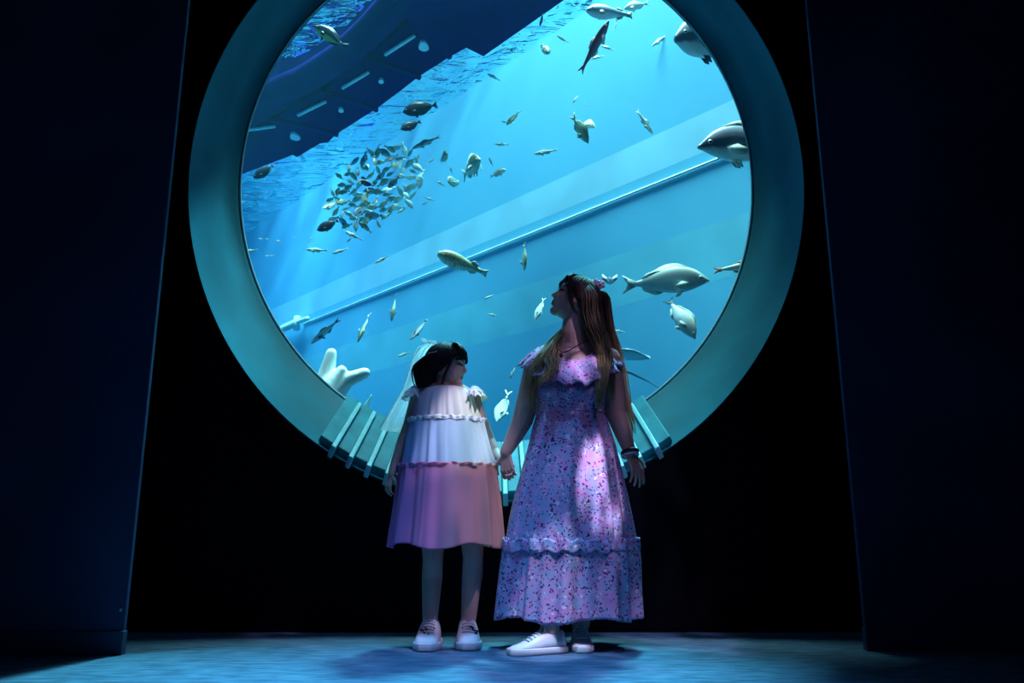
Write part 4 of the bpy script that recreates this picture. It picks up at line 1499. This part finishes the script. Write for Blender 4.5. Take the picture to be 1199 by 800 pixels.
for _e, _p in zip(_n, (0.42, 0.52, 0.68, 0.76)):
    _e.position = _p
F_fin = mat('pale_fin', (0.55, 0.66, 0.60), 0.5, 0.3, 0.15, 20)
F_find = mat('dark_fin', (0.03, 0.045, 0.07), 0.5, 0.3, 0.15, 20)
F_fing = mat('olive_fin', (0.30, 0.36, 0.26), 0.5, 0.3, 0.15, 20)
F_fino = mat('orange_red_fin', (0.72, 0.18, 0.09), 0.5, 0.3, 0.15, 20)
F_finp = mat('pinkish_fin', (0.62, 0.40, 0.44), 0.5, 0.3, 0.15, 20)

# large and middling fish with all their parts
big_fish('emperor_fish', 'emperor', 'large pale fish swimming right, above the curled fish at right', 779, 331, 5.1, 98, 2, F_pearl, F_fin, 12)
big_fish('curled_fish', 'bream', 'pale fish turning downward, right under the large pale one', 797, 371, 5.0, 58, -62, F_pearl, F_fin, 25, 5, 0.45)
big_fish('grey_backed_fish', 'emperor', 'big grey and white fish emerging from behind the right rim', 881, 172, 5.0, 136, 184, F_blue, F_fin, 14)
big_fish('thick_lipped_fish', 'wrasse', 'big blunt-headed fish half hidden by the upper right rim', 840, 47, 5.3, 108, 186, F_blue, F_find, 18)
big_fish('red_tailed_fish', 'slender', 'pale fish with an orange red tail at the right rim', 870, 312, 5.2, 68, 8, F_pale, F_fino, 10)
big_fish('maroon_fish', 'slender', 'dark maroon fish rising head up at upper right', 696, 55, 6.0, 66, 60, F_maroon, F_finp, 10, 30, tailm=F_maroon)
big_fish('speckled_fish', 'puffer', 'spotted plump fish crossing the thin pipe line', 542, 309, 5.6, 62, 158, F_spot, F_fin, 8, -20)
big_fish('blue_puffer', 'puffer', 'grey blue plump fish at the top edge facing left', 714, 15, 6.0, 55, 178, F_grey, F_fing, 10)
big_fish('silver_fish', 'bream', 'slim silver fish slanting up behind the grey blue plump one', 745, 7, 6.3, 31, 196, F_pale, F_fin, 5)
big_fish('dark_surgeonfish', 'surgeon', 'dark oval fish below the walkway steps, tail raised right', 492, 127, 6.6, 41, 194, F_dark, F_find, 5)
big_fish('small_surgeonfish', 'surgeon', 'smaller dark oval fish just under the larger dark oval one', 481, 147, 6.7, 25, 208, F_dark, F_find, 20)
big_fish('yellow_bellied_fish', 'bream', 'dark fish with yellow belly streak in front of the walkway', 387, 43, 6.2, 45, 149, F_darky, F_find, 10)
big_fish('under_walkway_fish', 'surgeon', 'dark fish under the left end of the walkway', 309, 201, 7.0, 28, 214, F_dark, F_find, 5)
big_fish('diving_fish', 'bream', 'slim pale fish heading down right near upper centre', 679, 151, 6.0, 41, -63, F_olive, F_fing, 15, 40)
big_fish('curved_fish', 'bream', 'small bright curved fish right beside the slim diving one', 686, 145, 6.2, 22, -35, F_pale, F_fin, 45, 0, 0.9)
big_fish('lone_fish', 'slender', 'slim pale fish diving alone at upper right of centre', 755, 143, 6.5, 34, -58, F_pale, F_fin, 5, 20)
big_fish('striped_fish', 'bream', 'olive fish hanging head down left of centre', 461, 361, 5.8, 32, -95, F_olive, F_fing, 30, 80)
big_fish('green_fish', 'bream', 'greenish pale fish with head down, above the sill at left', 426, 384, 5.6, 36, -108, F_olive, F_fin, 25, 65)
big_fish('slate_fish', 'surgeon', 'slim slate fish with tail up right, above the girl', 490, 386, 5.7, 31, -128, F_grey, F_find, 10, 55)
big_fish('blue_shadow_fish', 'slender', 'long dim fish fading in haze beside the hose coupling', 381, 388, 8.5, 44, -138, F_grey, F_find, 5)
big_fish('hanging_fish', 'bream', 'olive fish with tail straight up, above the woman', 614, 301, 6.0, 34, -90, F_olive, F_fing, 20, 70)
big_fish('nosing_fish', 'bream', 'pale fish diving just left of the woman\'s face', 632, 362, 5.6, 29, -112, F_pale, F_fin, 20, 50)
big_fish('round_backed_fish', 'bream', 'pale fish with curved bright back, left of the woman\'s arm', 589, 478, 5.2, 34, -115, F_pale, F_fin, 38, 20, 0.5)
big_fish('leaf_fish', 'bream', 'grey green fish diving beside a tiny pale one, upper centre', 601, 138, 6.6, 25, -130, F_olive, F_fing, 10, 40)
big_fish('white_fish', 'slender', 'white fish with a small lower fin, level, above the pale band', 639, 178, 6.6, 29, 192, F_pale, F_fin, 8)
big_fish('head_on_fish', 'emperor', 'pale fish facing the glass head on, fins out, centre', 552, 197, 6.2, 24, 10, F_olive, F_fin, 70, 0)
big_fish('plump_fish', 'wrasse', 'plump pale fish seen nearly head on, upper left of three', 520, 184, 6.6, 10, 10, F_olive, F_fing, 68, 0)
big_fish('stout_fish', 'wrasse', 'plump pale fish seen nearly head on, lowest of three', 531, 213, 6.6, 12, 200, F_olive, F_fing, 66, 0)
big_fish('blunt_fish', 'bream', 'short pale fish turned right, right of the head-on fish', 583, 203, 6.6, 20, 20, F_pale, F_fing, 20)
big_fish('brown_fish', 'puffer', 'small brown and white fish facing down near upper centre', 638, 57, 6.4, 20, -70, F_olive, F_fin, 50)
big_fish('black_fish', 'surgeon', 'small black fish with head down at the walkway edge', 634, 23, 6.4, 16, -100, F_dark, F_fin, 10, 60)
big_fish('long_fish', 'slender', 'long thin grey fish lying along the ripples', 499, 167, 7.4, 36, 205, F_grey, F_fing, 5)
big_fish('sleek_white_fish', 'slender', 'sleek white fish rising right, near the upper right rim', 773, 47, 6.6, 26, 218, F_pale, F_fin, 5)
big_fish('long_silhouette_fish', 'surgeon', 'dark fish at the lower left tip of the school', 384, 264, 6.8, 27, 208, F_dark, F_find, 10)
big_fish('mid_school_dark_fish', 'surgeon', 'dark blue fish in the middle of the school', 430, 215, 6.4, 16, 160, F_dark, F_find, 5)

# small slim fish, each with its own place
sm_slim = small_mesh('slim_fish', 'slender', F_pale, F_fin, 0.25)
sm_slimb = small_mesh('slim_fish_curved', 'slender', F_pale, F_fin, -0.5)
for lab, px, py, l, a in (
        ('tiny white fish left of the plump brown-and-white fish, below the walkway', 578, 90, 17, 155),
        ('tiny white fish slanting down right of the brown and white fish', 659, 46, 16, 150),
        ('tiny white fish under the dark maroon fish, upper of two', 712, 56, 18, 165),
        ('tiny white fish under the dark maroon fish, lower of two', 700, 67, 18, 195),
        ('tiny bright fish beside the head of the maroon fish', 720, 32, 9, 60),
        ('tiny bright fish under the grey blue plump fish', 722, 23, 11, 70),
        ('tiny white fish touching the tail of the grey green fish', 591, 143, 9, 170),
        ('small thin white fish, level, right of the school', 588, 169, 18, 180),
        ('tiny pale fish steeply tilted, right of the head-on fish', 575, 190, 12, 115),
        ('tiny pale fish close beside the lowest plump fish', 516, 215, 12, 150),
        ('tiny thin fish alone below right of the school', 503, 233, 13, 165),
        ('tiny pale fish above the lowest plump fish, tilted', 528, 199, 9, 110),
        ('tiny pale fish right of the upper edge of the school', 504, 189, 10, 35),
        ('slim white fish level below the school, with raised fin', 371, 293, 26, 178),
        ('slim white fish slanting down right below the school', 414, 276, 23, 155),
        ('slim white fish behind the level white one below the school', 398, 294, 20, 200),
        ('small white fish on the upper edge of the pale band', 447, 304, 19, 208),
        ('slim white fish entering at the left rim', 293, 294, 18, 190),
        ('tiny white fish low beneath the slanting white fish', 409, 281, 9, 220),
        ('small faint fish slanting above the woman\'s head at left', 572, 348, 13, 205),
        ('small faint fish left of the woman\'s nose', 577, 369, 12, 165),
        ('small white fish touching the girl\'s veil', 473, 415, 17, 200),
        ('thin pale sliver of a fish left of the woman\'s shoulder', 600, 437, 15, 245),
        ('tiny faint fish in haze above the slim diving fish', 674, 116, 12, 235),
        ('tiny bright fish near the head of the slim diving fish', 686, 123, 6, 160),
        ('thin fish crossing the woman\'s hair at right', 725, 388, 15, 170),
        ('pale fish like a streak at the glass on the left rim', 281, 237, 11, 182)):
    small_fish('slim_fish', sm_slim if (int(px) % 2) else sm_slimb, lab, px, py, 6.6 if py < 250 else 5.9, l, a, 5)
sp = random.Random(31)
for k in range(14):
    px, py = ((sp.uniform(305, 365), sp.uniform(276, 308)) if k < 9 else (sp.uniform(440, 500), sp.uniform(170, 240)))
    small_fish('slim_fish', sm_slim, 'tiny bright fish scattered just beneath the ripples', px, py, 7.6, sp.uniform(5, 9), sp.choice((175, 185, 200, 160, 10)), 5, 0, 'tiny bright fish beneath the ripples')
# faint winged fish seen head on, like a little V, right of the woman's hair clip
g = Geo()
for s_ in (1, -1):
    fin(g, [(0, 0.0), (s_ * 0.25, 0.22), (s_ * 0.50, 0.40), (s_ * 0.48, 0.05), (s_ * 0.25, -0.20), (0, -0.32)], 0.05)
g.ell((0, 0, -0.05), (0.09, 0.25, 0.25))
vb = W(714, 328, 6.0)
g.v = [tuple(Vector(v) * 18 * mpp(vb)) for v in g.v]
o = g.build('winged_fish', F_blue); o.location = vb
tag(o, 'faint V-shaped fish seen head on beside the hair clip', 'fish')

# the school under the surface
sm = [small_mesh('schooling_fish', 'bream', F_olive, F_fing, b) for b in (0.0, 0.5, -0.5)] + [small_mesh('schooling_fish', 'bream', F_pale, F_fin, 0.3), small_mesh('schooling_fish', 'surgeon', F_grey, F_find, 0.0)]
sp = random.Random(4)
spots_ = []
tries = 0
while len(spots_) < 92 and tries < 20000:
    tries += 1
    px, py = sp.uniform(382, 494), sp.uniform(170, 272)
    u = ((px - 440) * 0.80 + (py - 220) * -0.60) / 62            # long axis runs up right
    v = ((px - 440) * 0.60 + (py - 220) * 0.80) / 40
    if u * u + v * v > 1:
        continue
    if any((px - a) ** 2 + (py - b) ** 2 < 46 for a, b in spots_):
        continue
    spots_.append((px, py))
for px, py in spots_:
    pale = px > 462 or sp.random() < 0.18
    me = sm[3] if pale else sm[sp.choice((0, 1, 2, 0, 4))]
    a = sp.choice((150, 200, 215, 235, 30, -40, -95, -70, -110, 190)) + sp.uniform(-18, 18)
    small_fish('schooling_fish', me, 'small oval fish in the dense school under the ripples', px, py, sp.uniform(6.6, 8.4), sp.uniform(11, 20), a, sp.uniform(-10, 45), sp.uniform(-40, 40), 'schooling fish under the water ripples')

# stingray gliding far back on the right
F_ray = fish_mat('pale_ray', (0.16, 0.30, 0.36), (0.16, 0.30, 0.36), (0.24, 0.38, 0.44))
rb = W(736, 415, 6.0)
k_ = mpp(rb)
ry = empty('stingray', rb, 'dim pale ray with a long thin tail behind the woman\'s left shoulder', 'ray')
g = Geo()
rings = []
for i in range(15):
    t = i / 14
    w = math.sin(math.pi * min(1, t * 0.98 + 0.02)) ** 0.8 * (1.25 - 0.5 * t)
    rings.append([rb + Vector(((t - 0.45) * 46 * k_ + 0.0, w * 0.17 * math.cos(a), (w * 6 * math.sin(a) - 10 * (t - 0.4) * abs(math.cos(a)) - 6 * (t - .4)) * k_ * 0.6)) for a in [2 * math.pi * j / 20 for j in range(20)]])
g.loft(rings); g.build('body', F_ray, ry)
g = Geo(); g.tube([W(x, y, 6.0) for x, y in ((722, 432), (740, 438), (757, 446), (775, 456))], [0.012, 0.009, 0.006, 0.003], 6); g.build('tail', F_ray, ry)

# pale branching growth behind the lower left of the glass
M_coral = mat('pale_branching_growth', (0.80, 0.93, 0.92), 0.8, 0.2, 0.08, 12, bump=0.15)
cb = W(388, 470, 4.9)
g = Geo()
Yc = 4.9
g.limb([W(378, 500, Yc), W(379, 468, Yc), W(382, 440, Yc), W(388, 414, Yc)], [0.13, 0.095, 0.055, 0.036])
g.limb([W(384, 490, Yc - .02), W(390, 462, Yc - .02), W(405, 446, Yc - .02), W(427, 437, Yc - .02)], [0.11, 0.075, 0.050, 0.036])
g.limb([W(378, 480, Yc - .04), W(388, 452, Yc - .04), W(400, 434, Yc - .04)], [0.10, 0.065, 0.034])
g.limb([W(365, 490, Yc), W(362, 462, Yc)], [0.08, 0.05])
o = fuse(g.build('coral', M_coral, base=cb), 0.010, 6)
tag(o, 'pale forked coral behind the lower left of the glass', 'coral')
M_kelp = tulle('pale_green_blade', (0.40, 0.78, 0.74), alpha=0.35)
kb = W(424, 500, 4.75)
g = Geo()
rings = []
for i in range(14):
    t = i / 13
    c = W(420 + 15 * t ** 1.3, 505 - 43 * t, 4.75)
    w = 0.034 * math.sin(math.pi * (0.12 + 0.86 * t)) * (1.1 - 0.5 * t)
    rings.append([c + Vector((w * math.cos(a), 0.006 * math.sin(a), 0)) for a in [2 * math.pi * j / 10 for j in range(10)]])
g.loft(rings)
tag(g.build('kelp', M_kelp, base=kb), 'pale leaf-shaped seaweed blade standing behind the stepped sill', 'seaweed')
